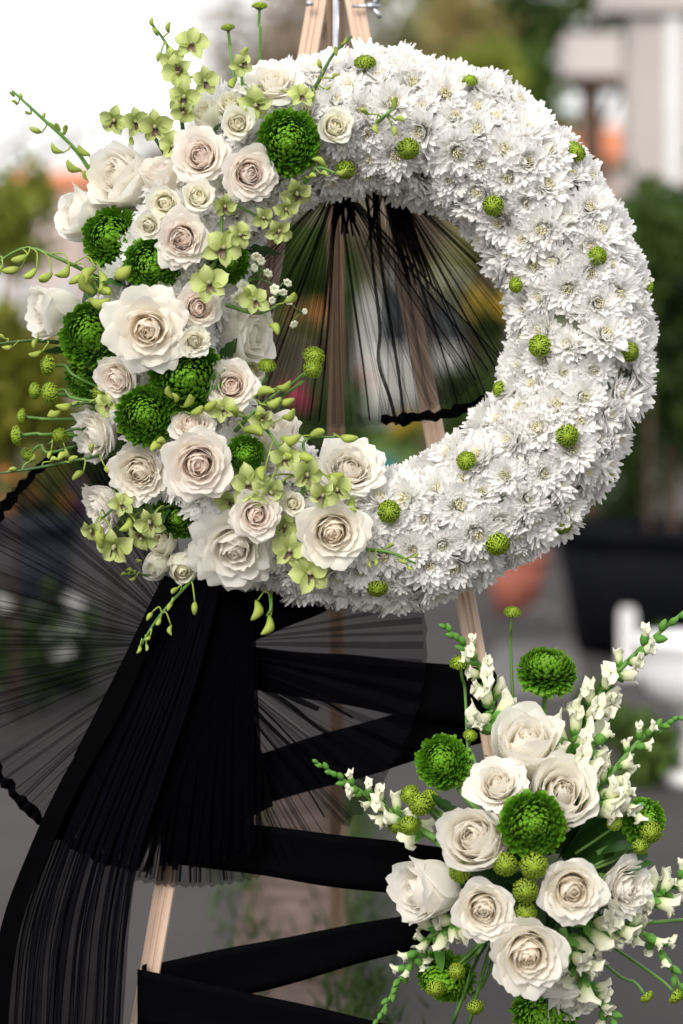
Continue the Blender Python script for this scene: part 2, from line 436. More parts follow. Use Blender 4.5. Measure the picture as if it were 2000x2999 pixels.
def _bud():
    V = []; P = []; seg = 8; n = 7
    prof = [(.04, 0), (.14, .12), (.21, .34), (.225, .55), (.18, .78), (.10, .94), (.03, 1.0)]
    Fc = []
    for i, (r, z) in enumerate(prof):
        for k in range(seg):
            a = 6.2832 * k / seg; rr = r * (1 + .08 * math.cos(3 * a))
            V.append(Vector((rr * math.cos(a) + .22 * math.sin(z * 3.14) - .08, rr * math.sin(a), z))); P.append(.15 + .7 * math.sin(z * 2.6))
    for i in range(n - 1):
        for k in range(seg):
            k2 = (k + 1) % seg; Fc.append((i * seg + k, i * seg + k2, (i + 1) * seg + k2, (i + 1) * seg + k))
    Fc.append(tuple(range(seg))[::-1]); Fc.append(tuple((n - 1) * seg + k for k in range(seg)))
    return mesh('orchid_bud', V, Fc, MT['bud'], P)
BUD = _bud()
def bloom(parent, center, ax, ay, diam, roll=0):
    ax += rnd.uniform(-.3, .3); ay += rnd.uniform(-.25, .3); diam *= rnd.uniform(.88, 1.15)
    a, q = axis_q(ax, ay, 0); q = a.to_track_quat('Z', 'Y') @ Quaternion((0, 0, 1), roll)
    s = diam / 2
    b = link('bloom', LIP, parent); b.rotation_mode = 'QUATERNION'; b.rotation_quaternion = q; b.location = center - parent.location; b.scale = (s, s, s)
    for k, (nm, an) in enumerate((('sepal', 0), ('petal', 72), ('petal', -72), ('sepal', 143), ('sepal', -143))):
        c = link(nm, rnd.choice(OP[nm]), b); c.rotation_euler = (R(rnd.uniform(-14, 10)), 0, R(an + rnd.uniform(-7, 7)))
        z = rnd.uniform(.85, 1.05); c.scale = (z, z, z)
    return b
def spray(label, stem_pts, buds=(), blooms=(), rad=.003, name='orchid_spray', group='green orchid sprays', dark=False):
    """stem_pts world points; buds (point, dir(dx,dy), length, attach fraction); blooms (point, ax, ay, diam, roll)"""
    e = empty(name, stem_pts[0])
    cv = bez(stem_pts, 14); o = Vector(stem_pts[0]); sm = MT['dstem' if dark else 'stem']
    V, Fc, P = tube([p - o for p in cv], [lerp(rad, rad * .5, i / 13) for i in range(14)], 6)
    link('stem', mesh('spray_stem', V, Fc, sm, P), e)
    for p, dx, dy, L, fr in buds:
        a, q = axis_q(dx, dy, rnd.uniform(0, 6.28))
        b = link('bud', BUD, e); b.rotation_mode = 'QUATERNION'; b.rotation_quaternion = q; b.scale = (L, L, L); b.location = p - o
        if fr is None: continue
        root = cv[min(13, int(fr * 13 + .5))]
        mid = root.lerp(p, .5) - a * L * .35 + Vector((0, -.003, .004))
        V, Fc, P = tube(bez([root - o, mid - o, p - o], 7), .0011, 5)
        link('pedicel', mesh('pedicel', V, Fc, MT['bud'], P), e)
    for p, ax, ay, dm, rl in blooms:
        bloom(e, p, ax, ay, dm, rl)
        ds = min(cv, key=lambda c: (c - p).length)
        a, _ = axis_q(ax, ay)
        V, Fc, P = tube(bez([ds - o, ds.lerp(p, .5) - o - a * dm * .15 + Vector((0, 0, .006)), p - o], 6), .0014, 5)
        link('pedicel', mesh('pedicel', V, Fc, MT['bud'], P), e)
    return tag(e, label, 'orchid', group)

# snapdragon
def _floret(seed):
    r_ = random.Random(seed); mb = MB(); seg = 14
    prof = [(.13, 0), (.21, .12), (.26, .30), (.28, .50), (.30, .66), (.38, .78), (.45, .86), (.42, .84), (.27, .77), (.05, .76)]
    V = []; P = []; Fc = []
    p1, p2 = r_.uniform(0, 6.28), r_.uniform(0, 6.28)
    for i, (r, z) in enumerate(prof):
        w_ = max(0, (i - 3) / 4) if i < 8 else .6
        for k in range(seg):
            a = 6.2832 * k / seg
            rr = r * (1 + w_ * (.26 * math.cos(2 * a) + .17 * math.sin(5 * a + p1) - .02))
            zz = z + w_ * (.12 * math.cos(a) + .11 * math.sin(4 * a + p2) + .09 * math.sin(7 * a + p1))
            V.append(Vector((rr * math.cos(a) + .15 * z * z, rr * math.sin(a) * .85, zz))); P.append(max(0, min(1, z * 1.12 - .02)))
    for i in range(len(prof) - 1):
        for k in range(seg):
            k2 = (k + 1) % seg; Fc.append((i * seg + k, i * seg + k2, (i + 1) * seg + k2, (i + 1) * seg + k))
    mb.add(V, Fc, P)
    return mb.mesh('floret_%d' % seed, MT['snap'])
FLO = [_floret(i) for i in range(4)]
def _calyx():
    mb = MB()
    for k in range(5):
        th = k * 1.2566
        def f(u, v, th=th):
            u = u * 2 - 1; r = .09 + .13 * math.sin(v * 1.8); wd = .11 * math.sin(math.pi * min(1, .25 + .72 * v))
            return Vector((math.cos(th) * r - math.sin(th) * u * wd, math.sin(th) * r + math.cos(th) * u * wd, -.03 + .32 * v)), .3 + .6 * v
        mb.add(*grid(3, 4, f))
    return mb.mesh('calyx', MT['lleaf'])
CAL = _calyx()
def _gbud():
    mb = MB(); mb.add(*[x for x in lathe([(.05, 0), (.22, .15), (.30, .4), (.24, .7), (.10, .92), (.02, 1)], 8)])
    mb.P = [.3 + .6 * v[2] for v in mb.V]; return mb.mesh('green_bud', MT['lleaf'])
GBUD = _gbud()
def place(o, p, d, L, roll):
    o.rotation_mode = 'QUATERNION'; o.rotation_quaternion = Vector(d).to_track_quat('Z', 'Y') @ Quaternion((0, 0, 1), roll)
    o.location = p; o.scale = (L, L, L)
def snapdragon(label, pts, size, nf, green=.3, seed=1, group='snapdragon stems in the bouquet', open_from=0.0):
    r_ = random.Random(seed); o = Vector(pts[0]); e = empty('snapdragon', o); cv = bez(pts, 24)
    V, Fc, P = tube([p - o for p in cv], [lerp(.0052, .0018, i / 23) * size / .036 for i in range(24)], 7)
    link('stem', mesh('snap_stem', V, Fc, MT['stem'], P), e)
    for k in range(nf):
        s = lerp(open_from, 1.0, k / (nf - 1)); x = s * 23; i = min(22, int(x)); p = cv[i].lerp(cv[i + 1], x - i)
        t = (cv[i + 1] - cv[i]).normalized(); a = t.cross(Vector((0, 1, 0))).normalized(); b = t.cross(a)
        an = k * 2.4 + r_.uniform(-.3, .3); rad = a * math.cos(an) + b * math.sin(an)
        if rad.y > .45: rad.y *= -.4; rad.normalize()
        if s < 1 - green:
            L = size * lerp(1.12, .50, s / (1 - green)) * r_.uniform(.85, 1.12)
            d = (rad * .85 + t * .62).normalized()
            b0 = p - o + rad * .002
            f_ = link('floret', r_.choice(FLO), e); place(f_, b0 + d * L * .1, d, L, r_.uniform(-.6, .6) + 1.57)
            c = link('calyx', CAL, e); place(c, b0, d, L * 1.35, r_.uniform(0, 6))
        else:
            q = (s - (1 - green)) / green; L = size * lerp(.60, .32, q)
            d = (rad * lerp(.8, .25, q) + t * .7).normalized()
            f_ = link('bud', GBUD, e); place(f_, p - o, d, L, 0)
            if q < .35:
                f2 = link('floret', r_.choice(FLO), e); place(f2, p - o + d * L * .4, d, L * .9, 1.57)
    return tag(e, label, 'snapdragon', group)
def leaf_mesh(wd, teeth, m, curl):
    def f(u, v):
        u = u * 2 - 1; ww = wd * math.sin(math.pi * min(1, .06 + .93 * v)) ** .8 * (1 + .18 * math.sin(v * teeth) * abs(u))
        return Vector((u * ww, v, .18 * abs(u) * ww + curl * v * v)), .3 + .5 * v - .2 * abs(u)
    return mesh('leaf', *grid(5, 12, f)[:2], m, grid(5, 12, f)[2])
LEAF = [leaf_mesh(.30, 20, MT['leaf'], -.2), leaf_mesh(.22, 24, MT['leaf'], .15)]
LLEAF = leaf_mesh(.16, 0, MT['lleaf'], -.15)
# ------------------------------------------------------------------ setting: ground
MT['ground'] = plain('concrete', (.062, .056, .058), (.038, .035, .037), .9, .85, .2, .3, detail=8, lo=.3, hi=.7)
MT['slab'] = plain('paler_concrete', (.15, .143, .148), (.11, .105, .11), 3, .85, .2, .2, detail=8)
MT['dirt'] = plain('leaf_litter', (.16, .115, .105), (.075, .055, .045), 9, .95, .1, .5, detail=8)
MT['grass'] = petal_mat('grass_blade', (.02, .045, .008), (.06, .11, .02), transl=.2, var=.3)
def sheet(name, pts, z, m, kind='structure'):
    V = [(p[0], p[1], z) for p in pts]
    return tag(link(name, mesh(name, V, [tuple(range(len(V)))], m, smooth=False)), kind=kind)
sheet('ground', [(-300, -60), (300, -60), (300, 900), (-300, 900)], 0, MT['ground'])
def G(px, py):                        # photo pixel -> point on the ground
    d = CZ * F / (py - HOR); return Vector(((px - 1000) * d / F, d - D, 0))
vx = [G(640, 3100), G(1045, 3100), G(1030, 2300), G(760, 2300)]
sheet('verge', [vx[0], vx[1], vx[2], vx[3]], .004, MT['dirt'])
sheet('paving_slab', [G(1360, 2060), G(1720, 2040), G(1690, 1880), G(1460, 1890)], .006, MT['slab'])
sheet('lawn', [G(300, 1560), G(1700, 1560), G(1700, 1180), G(300, 1180)], .008, plain('lawn', (.05, .10, .015), (.09, .16, .025), 2, .9, .1))
# grass and moss along the verge edges
g = MB()
for e0, e1, n in ((vx[1], vx[2], 700), (vx[0], vx[3], 260)):
    for k in range(n):
        p = e0.lerp(e1, rnd.random() ** 1.2) + Vector((rnd.gauss(0, .035), rnd.gauss(0, .03), .004))
        h = rnd.uniform(.015, .06); a = rnd.uniform(0, 6.28); wv = Vector((math.cos(a), math.sin(a), 0)) * .004
        t = p + Vector((rnd.gauss(0, .02), rnd.gauss(0, .02), h))
        g.add([p - wv, p + wv, t], [(0, 1, 2)], [0, 0, 1])
tag(link('grass', g.mesh('grass', MT['grass'])), 'short grass and moss along the edges of the dirt strip', 'grass', kind='stuff')

# ------------------------------------------------------------------ buildings and posts behind
MT['post'] = plain('grey_beige_paint', (.44, .40, .385), (.40, .36, .35), 3, .7)
MT['postw'] = plain('white_paint', (.72, .70, .72), (.64, .62, .64), 3, .6)
MT['wallp'] = plain('pink_render', (.50, .40, .38), (.42, .33, .32), 2, .9)
MT['wallw'] = plain('white_render', (.74, .73, .72), (.66, .65, .64), 2, .9)
MT['tile'] = plain('orange_tile', (.62, .26, .14), (.52, .21, .11), 4, .8)
MT['glass'] = plain('dark_glass', (.03, .035, .045), (.05, .06, .07), 2, .08, .6)
MT['brown'] = plain('brown_wood', (.11, .06, .04), (.08, .045, .03), 8, .8)
MT['gutter'] = plain('grey_gutter', (.22, .23, .24), (.18, .19, .2), 4, .6)
def part(name, sh, m, parent=None, smooth=False):
    return link(name, mesh(name, sh[0], sh[1], m, [.5] * len(sh[0]), smooth), parent)
def house(name, label, x, y, wd, dp, h, roof_h, wallm, wins, over=.4, ridge_x=True):
    e = empty(name, (x, y, 0))
    w_ = part('wall', box(-wd / 2, wd / 2, 0, dp, 0, h), wallm, e)
    a, b = wd / 2 + over, dp + over
    V = [(-a, -over, h), (a, -over, h), (a, b, h), (-a, b, h), (-a, dp / 2, h + roof_h), (a, dp / 2, h + roof_h)]
    rf = part('roof', (V, [(0, 1, 5, 4), (2, 3, 4, 5), (3, 0, 4), (1, 2, 5), (3, 2, 1, 0)]), MT['tile'], e)
    rows = 9; tl = MB()
    for r in range(rows):             # raised tile courses
        f0, f1 = r / rows, (r + 1) / rows
        y0, y1 = lerp(-over, dp / 2, f0), lerp(-over, dp / 2, f1); z0, z1 = h + roof_h * f0, h + roof_h * f1
        tl.add([(-a - .03, y0, z0 + .09), (a + .03, y0, z0 + .09), (a + .03, y1, z1 + .03), (-a - .03, y1, z1 + .03), (-a - .03, y0, z0 + .02), (a + .03, y0, z0 + .02)],
               [(0, 1, 2, 3), (4, 5, 1, 0)])
    tag(link('tile_courses', tl.mesh('tile_courses', MT['tile'], smooth=False), rf), kind='stuff')
    for (wx, wz, ww, wh) in wins:
        f = part('window', box(wx - ww / 2, wx + ww / 2, -.06, -.003, wz - wh / 2, wz + wh / 2), MT['postw'], e)
        part('pane', box(wx - ww / 2 + .08, wx - .03, -.075, -.062, wz - wh / 2 + .08, wz + wh / 2 - .08), MT['glass'], f)
        part('pane', box(wx + .03, wx + ww / 2 - .08, -.075, -.062, wz - wh / 2 + .08, wz + wh / 2 - .08), MT['glass'], f)
    return tag(e, label, 'house', 'houses far behind')
def X(px, d): return (px - 1000) * d / F
def Zp(py, d): return CZ - (py - HOR) * d / F
d = 36
house('far_house', 'pink rendered house with orange roof beyond the bushes at the far left', X(130, d), d - D, 1.3, 5, Zp(560, d), Zp(465, d) - Zp(560, d), MT['wallp'],
      [(-.3, 2.2, .35, .6), (.3, 2.2, .35, .6)], .1)
d = 27
house('far_house', 'house with bright orange roof seen between box and porch post', X(1790, d), d - D, 1.6, 4, Zp(480, d), Zp(330, d) - Zp(480, d), MT['wallp'],
      [(-.3, 2.4, .5, .7)], .2)
# porch post and beam at the right edge
d = 9.6; y0 = d - D
e = empty('porch', (X(1930, d), y0, 0))
x0, x1 = X(1842, d) - e.location.x, X(2075, d) - e.location.x
part('post', box(x0, x1, 0, .26, 0, Zp(42, d)), MT['post'], e)
part('trim', box(lerp(x0, x1, .46), lerp(x0, x1, .64), -.022, -.002, .3, Zp(46, d)), MT['postw'], e)
part('beam', box(x0 - .11, x1 + .6, -.05, .3, Zp(40, d), Zp(-60, d)), MT['post'], e)
part('plinth', box(x0 - .03, x1 + .03, -.03, .29, .0, .25), MT['postw'], e)
tag(e, 'grey beige porch post with beam at upper right, behind the hedge', 'porch')
# box on a brown post
d = 11.5; y0 = d - D
e = empty('letter_box', (X(1742, d), y0, 0))
hw = 95 * d / F
V, Fc = box(-hw, hw, -.16, .16, Zp(232, d), Zp(112, d)); part('body', (V, Fc), plain('box_beige', (.52, .47, .46), (.46, .42, .41), 3, .7), e)
part('side_panel', box(hw + .001, hw + .05, -.14, .14, Zp(235, d), Zp(118, d)), MT['gutter'], e)
part('tray', box(-hw * .5, hw * 1.05, -.17, .17, Zp(258, d), Zp(234, d)), MT['brown'], e)
part('post', box(-hw * .42, -hw * .05, -.05, .05, 0, Zp(259, d)), MT['brown'], e)
part('brace', ([(hw * .9, -.02, Zp(260, d)), (hw * .9, .02, Zp(260, d)), (0, .02, Zp(420, d)), (0, -.02, Zp(420, d)), (hw * .75, -.02, Zp(260, d)), (hw * .75, .02, Zp(260, d)), (-.03, .02, Zp(405, d)), (-.03, -.02, Zp(405, d))],
     [(0, 1, 2, 3), (4, 7, 6, 5), (0, 3, 7, 4), (1, 5, 6, 2)]), MT['brown'], e)
tag(e, 'pale beige box on a brown braced post under the tree', 'box')

# white van far away, seen through the ring
d = 38; y0 = d - D
e = empty('van', (X(1240, d), y0, 0)); hw = .98; hb, ht = .32, Zp(790, d)
prof = [(-hw, hb), (hw, hb), (hw, 1.15), (hw * .93, ht - .08), (hw * .84, ht), (-hw * .84, ht), (-hw * .93, ht - .08), (-hw, 1.15)]
n = len(prof)
V = [(x, 0, z) for x, z in prof] + [(x, 4.2, z) for x, z in prof]
part('body', (V, [tuple(range(n)), tuple(range(2 * n - 1, n - 1, -1))] + [(i, n + i, n + (i + 1) % n, (i + 1) % n) for i in range(n)]), MT['wallw'], e)
for s in (-1, 1):
    part('rear_window', box(min(.06 * s, .78 * s), max(.06 * s, .78 * s), -.012, -.002, 1.45, ht - .22), MT['glass'], e)
    part('tail_light', box(min(.84 * s, .95 * s), max(.84 * s, .95 * s), -.014, -.003, .75, 1.15), plain('tail_red', (.35, .02, .02), None, 5, .3), e)
    V, Fc = lathe([(.0, -.1), (.26, -.1), (.31, -.07), (.31, .07), (.26, .1), (0, .1)], 20)
    V = [(v[2] + s * .85, v[1] + .8, v[0] + .31) for v in V]
    part('wheel', (V, Fc), MT['black'], e, True)
part('bumper', box(-hw, hw, -.09, -.004, .28, .52), MT['gutter'], e)
tag(e, 'white van parked far off, seen through the wreath opening', 'van')

# ------------------------------------------------------------------ vegetation
def leafmat(name, a, b): return petal_mat(name, a, b, transl=.45, var=.35, nscale=8)
LM = {'gold': leafmat('leaf_gold', (.42, .33, .12), (.60, .48, .22)), 'yolive': leafmat('leaf_yellow_olive', (.14, .19, .02), (.34, .38, .06)), 'olive': leafmat('leaf_olive', (.24, .27, .08), (.46, .45, .20)), 'dark': leafmat('leaf_dark', (.014, .04, .008), (.09, .16, .035)),
      'mid': leafmat('leaf_mid', (.05, .10, .018), (.15, .24, .05)), 'yellow': leafmat('leaf_yellow', (.16, .19, .02), (.40, .38, .04)),
      'tan': leafmat('leaf_tan', (.32, .25, .18), (.52, .43, .34)), 'fyellow': leafmat('flower_yellow', (.75, .46, .03), (.85, .62, .08)),
      'fpink': leafmat('flower_pink', (.62, .06, .16), (.75, .16, .28)), 'fpurple': leafmat('flower_purple', (.16, .015, .20), (.26, .03, .32)),
      'fwhite': leafmat('flower_white', (.80, .80, .80), (.9, .9, .9)), 'forange': leafmat('flower_orange', (.60, .20, .05), (.75, .35, .1))}
MT['bark'] = plain('bark', (.10, .07, .055), (.06, .04, .03), 12, .9, .1, .5, vec_scale=(6, 6, 1))
def crown_mesh(name, rad, ncl, nleaf, ls, m, seed, cl=.34, flat=1.0):
    """leaf blades gathered in clumps through the crown's volume"""
    r_ = random.Random(seed); mb = MB(); cs = []
    for k in range(ncl):
        v = Vector((r_.gauss(0, 1), r_.gauss(0, 1), r_.gauss(0, 1))).normalized() * (r_.random() ** .45)
        cs.append((Vector((v.x * rad[0], v.y * rad[1], v.z * rad[2])), r_.uniform(.5, 1.2), r_.uniform(-.25, .25)))
    for k in range(nleaf):
        c, q, tn = r_.choice(cs); s = min(rad) * cl * q
        p = c + Vector((r_.gauss(0, s), r_.gauss(0, s), r_.gauss(0, s * flat)))
        a = Vector((r_.gauss(0, 1), r_.gauss(0, 1), r_.gauss(-.2, .7))).normalized(); b = a.cross(Vector((r_.gauss(0, 1), r_.gauss(0, 1), r_.gauss(0, 1)))).normalized()
        l = ls * r_.uniform(.6, 1.3); w_ = l * .32; n_ = a.cross(b) * l * .12; g_ = max(0, min(1, .5 + tn + r_.uniform(-.3, .3)))
        mb.add([p, p + a * l * .5 + b * w_ + n_, p + a * l, p + a * l * .5 - b * w_ + n_], [(0, 1, 2), (0, 2, 3)], [g_] * 4)
    return mb.mesh(name, m)
def limbs(base, top, spread_, n, r0, seed):
    r_ = random.Random(seed); mb = MB(); base = Vector(base); top = Vector(top)
    tr = bez([base, base.lerp(top, .5) + Vector((r_.uniform(-.1, .1), 0, 0)), top], 9)
    mb.add(*tube(tr, [lerp(r0, r0 * .3, i / 8) for i in range(9)], 8))
    for k in range(n):
        s = tr[r_.randint(3, 8)]; a = r_.uniform(0, 6.28)
        t = s + Vector((math.cos(a) * spread_[0], math.sin(a) * spread_[1], r_.uniform(-.1, .9) * spread_[2])) * r_.uniform(.5, 1)
        mb.add(*tube(bez([s, s.lerp(t, .5) + Vector((0, 0, r_.uniform(-.1, .2) * spread_[2])), t], 6), [r0 * .28 * (1 - i / 7) for i in range(6)], 5))
    return mb.mesh('limbs', MT['bark'])
def tree(label, px, py, d, rpx, rpy, lm, ncl, nleaf, ls, seed, name='tree', trunk=.08, group='trees behind the wreath', lean=0, base_py=None):
    x, z = X(px, d), Zp(py, d); s = d / F; base = (x + lean, d - D, 0)
    e = empty(name, base); o = Vector(base)
    c = link('crown', crown_mesh('crown', (rpx * s, min(rpx, rpy) * s, rpy * s), ncl, nleaf, ls, LM[lm], seed), e); c.location = Vector((x, d - D, z)) - o
    tag(c, kind='stuff')
    link('trunk', limbs((0, 0, 0), (x - base[0], 0, z + rpy * s * .3), (rpx * s * .8, rpx * s * .5, rpy * s * .7), 14, trunk, seed), e)
    return tag(e, label, 'tree' if name.endswith('tree') else 'shrub', group)
tree('olive green broad leafy tree rising above the top of the white ring', 1270, 120, 16, 250, 330, 'olive', 40, 1900, .12, 1)
tree('dark green tree with brown limbs left of the pale box', 1550, 80, 15, 110, 330, 'dark', 30, 1500, .11, 2, trunk=.14)
tree('tan dry-leaved tree behind the top of the easel', 960, 130, 15.5, 190, 300, 'tan', 40, 1500, .11, 3)
tree('sparse tan tree left of the easel top, fading into the sky', 740, 300, 15, 150, 300, 'tan', 34, 620, .11, 20)
tree('mid green tree low behind the right shoulder of the ring', 1480, 330, 14, 150, 190, 'mid', 32, 1300, .09, 4)
tree('golden leaved young tree between the olive tree and the dark tree', 1360, 110, 14.5, 120, 130, 'gold', 16, 420, .09, 6)
tree('bright green young tree above the right shoulder of the ring', 1450, 210, 13.5, 90, 120, 'yolive', 14, 420, .08, 7)
tree('sparse green treetop hanging over the pale box', 1740, 10, 14, 120, 70, 'mid', 14, 300, .08, 5)
# bare tree in front of the sky at the left
e = empty('bare_tree', (X(-260, 13), 13 - D, 0)); mb = MB(); r_ = random.Random(5)
o = e.location
mb.add(*tube([Vector((0, 0, 0)), Vector((.02, 0, 1.2)), Vector((.05, 0, 2.4)), Vector((.0, 0, 3.6))], [.09, .08, .06, .03], 8))
link('trunk', mb.mesh('bare_trunk', MT['bark']), e)
for (ax_, ay_, bx_, by_) in ((-260, 720, 340, 340), (-260, 640, 480, 455), (-260, 560, 90, 390)):
    p, q = Vector((0, 0, Zp(ay_, 13))), Vector((X(bx_, 13) - o.x, r_.uniform(-.2, .2), Zp(by_, 13))); mb = MB()
    cv = bez([p, p.lerp(q, .5) + Vector((0, 0, r_.uniform(-.08, .1))), q], 14); mb.add(*tube(cv, [lerp(.028, .005, i / 13) for i in range(14)], 6))
    for k in range(14):
        s = cv[r_.randint(9, 13)]; t = s + Vector((r_.uniform(-.1, .28), r_.uniform(-.1, .1), r_.uniform(-.16, .16)))
        mb.add(*tube([s, s.lerp(t, .5) + Vector((0, 0, .02)), t], [.006, .004, .002], 4))
    link('branch', mb.mesh('branch', MT['bark']), e)
tag(e, 'bare grey branches reaching across the white sky at upper left', 'tree', 'trees behind the wreath')
# shrubs left
tree('yellow green bush at the left edge beside the upper roses', 30, 640, 7.5, 110, 200, 'yolive', 22, 560, .055, 8, 'bush', .015, 'bushes at the left')
tree('bright yellow leafed bush at the left edge below the orchid buds', 50, 1130, 7.0, 190, 260, 'yellow', 26, 1500, .06, 9, 'bush', .015, 'bushes at the left')
tree('low mid green bush behind the lower left roses', 330, 1330, 9, 170, 150, 'mid', 24, 900, .06, 10, 'bush', .015, 'bushes at the left')
# shrubs seen through the ring
tree('olive shrub in the upper left of the ring opening', 870, 800, 15, 120, 170, 'mid', 24, 1200, .08, 11, 'shrub', .03, 'shrubs seen through the ring')
tree('yellow green shrub in the upper right of the ring opening', 1400, 760, 14, 110, 150, 'olive', 20, 900, .08, 12, 'shrub', .03, 'shrubs seen through the ring')
tree('tan dry shrub at the top of the ring opening', 1130, 700, 17, 170, 110, 'tan', 26, 1100, .08, 15, 'shrub', .03, 'shrubs seen through the ring')
tree('dark low shrub in the lower right of the ring opening', 1380, 1180, 12, 150, 130, 'mid', 24, 1300, .06, 13, 'shrub', .02, 'shrubs seen through the ring')
tree('dark green low shrub in the lower left of the ring opening', 960, 1240, 12, 130, 120, 'dark', 24, 900, .06, 14, 'shrub', .02, 'shrubs seen through the ring')
# hedge at the right, growing in the black tub
tree('tall leafy hedge plant growing in the black tub', 1990, 930, 8.9, 160, 470, 'dark', 80, 5000, .065, 16, 'hedge_shrub', .03, 'bushes at the right')
tree('dark leafy shrub beside the ring, rising behind the tub', 1800, 1270, 9.4, 120, 260, 'dark', 34, 1700, .06, 18, 'hedge_shrub', .02, 'bushes at the right')
tree('paler green leafy plant before the porch post', 1900, 700, 8.6, 85, 170, 'mid', 22, 620, .06, 17, 'hedge_shrub', .012, 'bushes at the right')
# potted plants and weeds
MT['tub'] = plain('black_plastic', (.003, .0035, .005), (.005, .0055, .008), 6, .7, .06)
MT['terra'] = plain('terracotta', (.40, .13, .09), (.32, .10, .07), 10, .8)
MT['teal'] = plain('teal_glaze', (.02, .25, .33), (.03, .20, .27), 6, .3)
MT['navy'] = plain('navy_plastic', (.010, .014, .028), (.016, .02, .04), 6, .45)
MT['soil'] = plain('potting_soil', (.03, .02, .015), None, 30, .95)
MT['whitec'] = plain('white_ceramic', (.80, .80, .82), (.72, .72, .75), 4, .35)
def pot(label, px, base_py, rt, rb, h, m, name='plant_pot', rim=.03, cat='pot', group='pots behind the wreath'):
    p = G(px, base_py); e = empty(name, p)
    part('body', lathe([(0, .004), (rb, .004), (lerp(rb, rt, .5), h * .5), (rt, h - rim * 1.6), (rt * .93, h - rim * 1.6), (rt * .90, h - rim * 2.4)], 36), m, e, True)
    part('rim', lathe([(rt * .96, h - rim * 1.6), (rt * 1.06, h - rim * 1.5), (rt * 1.07, h), (rt * .95, h), (rt * .92, h - rim * 2)], 36), m, e, True)
    part('soil', lathe([(0, h - rim * 1.9), (rt * .93, h - rim * 2)], 30), MT['soil'], e)
    return tag(e, label, cat, group)
pot('large black plastic plant tub under the hedge at right', 1960, 1905, .42, .345, .47, MT['tub'], rim=.04)
pot('terracotta pot on the ground left of the black tub', 1510, 1795, .135, .085, .25, MT['terra'], rim=.018)
pot('teal glazed pot seen low through the ring opening', 1105, 1640, .10, .07, .55, MT['teal'], rim=.02)
pot('dark navy planter behind the pleated fan at the left edge', 40, 1900, .24, .19, .48, MT['navy'], rim=.03)
pot('small black pot behind the fan below the navy planter', 190, 2020, .10, .075, .17, MT['tub'], rim=.015)
def flower_bush(label, px, top_py, base_py, rpx, leafm, flm, nf, fs, seed, name='flowering_plant'):
    p = G(px, base_py); d = p.y + D; s = d / F; zt = Zp(top_py, d); r_ = random.Random(seed)
    e = empty(name, p); rr = rpx * s; rz = min(zt * .5, rr * 1.2)
    c = link('foliage', crown_mesh('foliage', (rr, rr, rz), 14, 500, .05, LM[leafm], seed), e); c.location = (0, 0, max(rz * .9, zt - rz)); tag(c, kind='stuff')
    link('stems', limbs((0, 0, 0), (0, 0, zt * .9), (rr * .6, rr * .6, rz * .5), 7, .008, seed), e)
    for k in range(nf):
        mb = MB()
        for j in range(9):
            th = j * .698 + r_.uniform(-.2, .2); d_ = Vector((math.cos(th), -.35, math.sin(th))); sd = Vector((-math.sin(th), 0, math.cos(th)))
            mb.add([Vector((0, 0, 0)), d_ * fs * .55 + sd * fs * .24, d_ * fs, d_ * fs * .55 - sd * fs * .24], [(0, 1, 2, 3)], [r_.random()] * 4)
        f = link('flower', mb.mesh('flower', LM[flm]), e)
        f.location = (r_.uniform(-1, 1) * rr, -rr * r_.uniform(.4, 1.0), zt - r_.uniform(0, 1.0) * rz)
    return tag(e, label, 'plant', 'flowering plants behind the wreath')
flower_bush('plant with large yellow flowers at the right of the ring opening', 1440, 860, 1680, 60, 'mid', 'fyellow', 8, .04, 21)
flower_bush('plant with yellow flowers at the bottom of the ring opening', 1195, 1220, 1700, 32, 'mid', 'fyellow', 9, .05, 22)
flower_bush('plant with pink flowers at the lower left of the ring opening', 875, 1140, 1690, 40, 'mid', 'fpink', 8, .05, 23)
flower_bush('plant with orange flowers in the middle left of the ring opening', 900, 900, 1600, 45, 'olive', 'forange', 7, .05, 24)
flower_bush('plant with purple flowers behind the lower left roses', 195, 1390, 1830, 75, 'mid', 'fpurple', 16, .05, 25)
flower_bush('plant with orange flowers in the navy planter at left', 110, 1370, 1860, 90, 'dark', 'forange', 8, .04, 26)
flower_bush('plant with small white flowers behind the fan at the left edge', 110, 1720, 2080, 150, 'dark', 'fwhite', 14, .022, 27)
flower_bush('plant with white flowers in the hedge at right', 1930, 560, 1860, 55, 'mid', 'fwhite', 9, .03, 28)
flower_bush('plant with pale flowers low in the hedge at right', 1850, 1380, 1850, 60, 'dark', 'fwhite', 5, .03, 29)
for (px, tp, bp, rp, sd, lb) in ((1760, 2010, 2180, 75, 31, 'low green weeds at the foot of the black tub'), (1880, 2080, 2300, 95, 32, 'leafy weeds beside the white urn'),
                                 (1650, 2170, 2290, 55, 33, 'small weed clump nearest the bouquet roses'), (1960, 1830, 1985, 50, 34, 'weeds between black tub and white urn')):
    p = G(px, bp); d = p.y + D; e = empty('weed_clump', p); s = d / F
    c = link('leaves', crown_mesh('weed_leaves', (rp * s, rp * s * .7, (bp - tp) * s * .45), 10, 420, .045, LM['mid'], sd), e); c.location = (0, 0, (bp - tp) * s * .45); tag(c, kind='stuff')
    link('stems', limbs((0, 0, 0), (0, 0, (bp - tp) * s * .7), (rp * s * .7, rp * s * .5, .04), 8, .004, sd), e)
    tag(e, lb, 'weeds', 'weeds at the right')
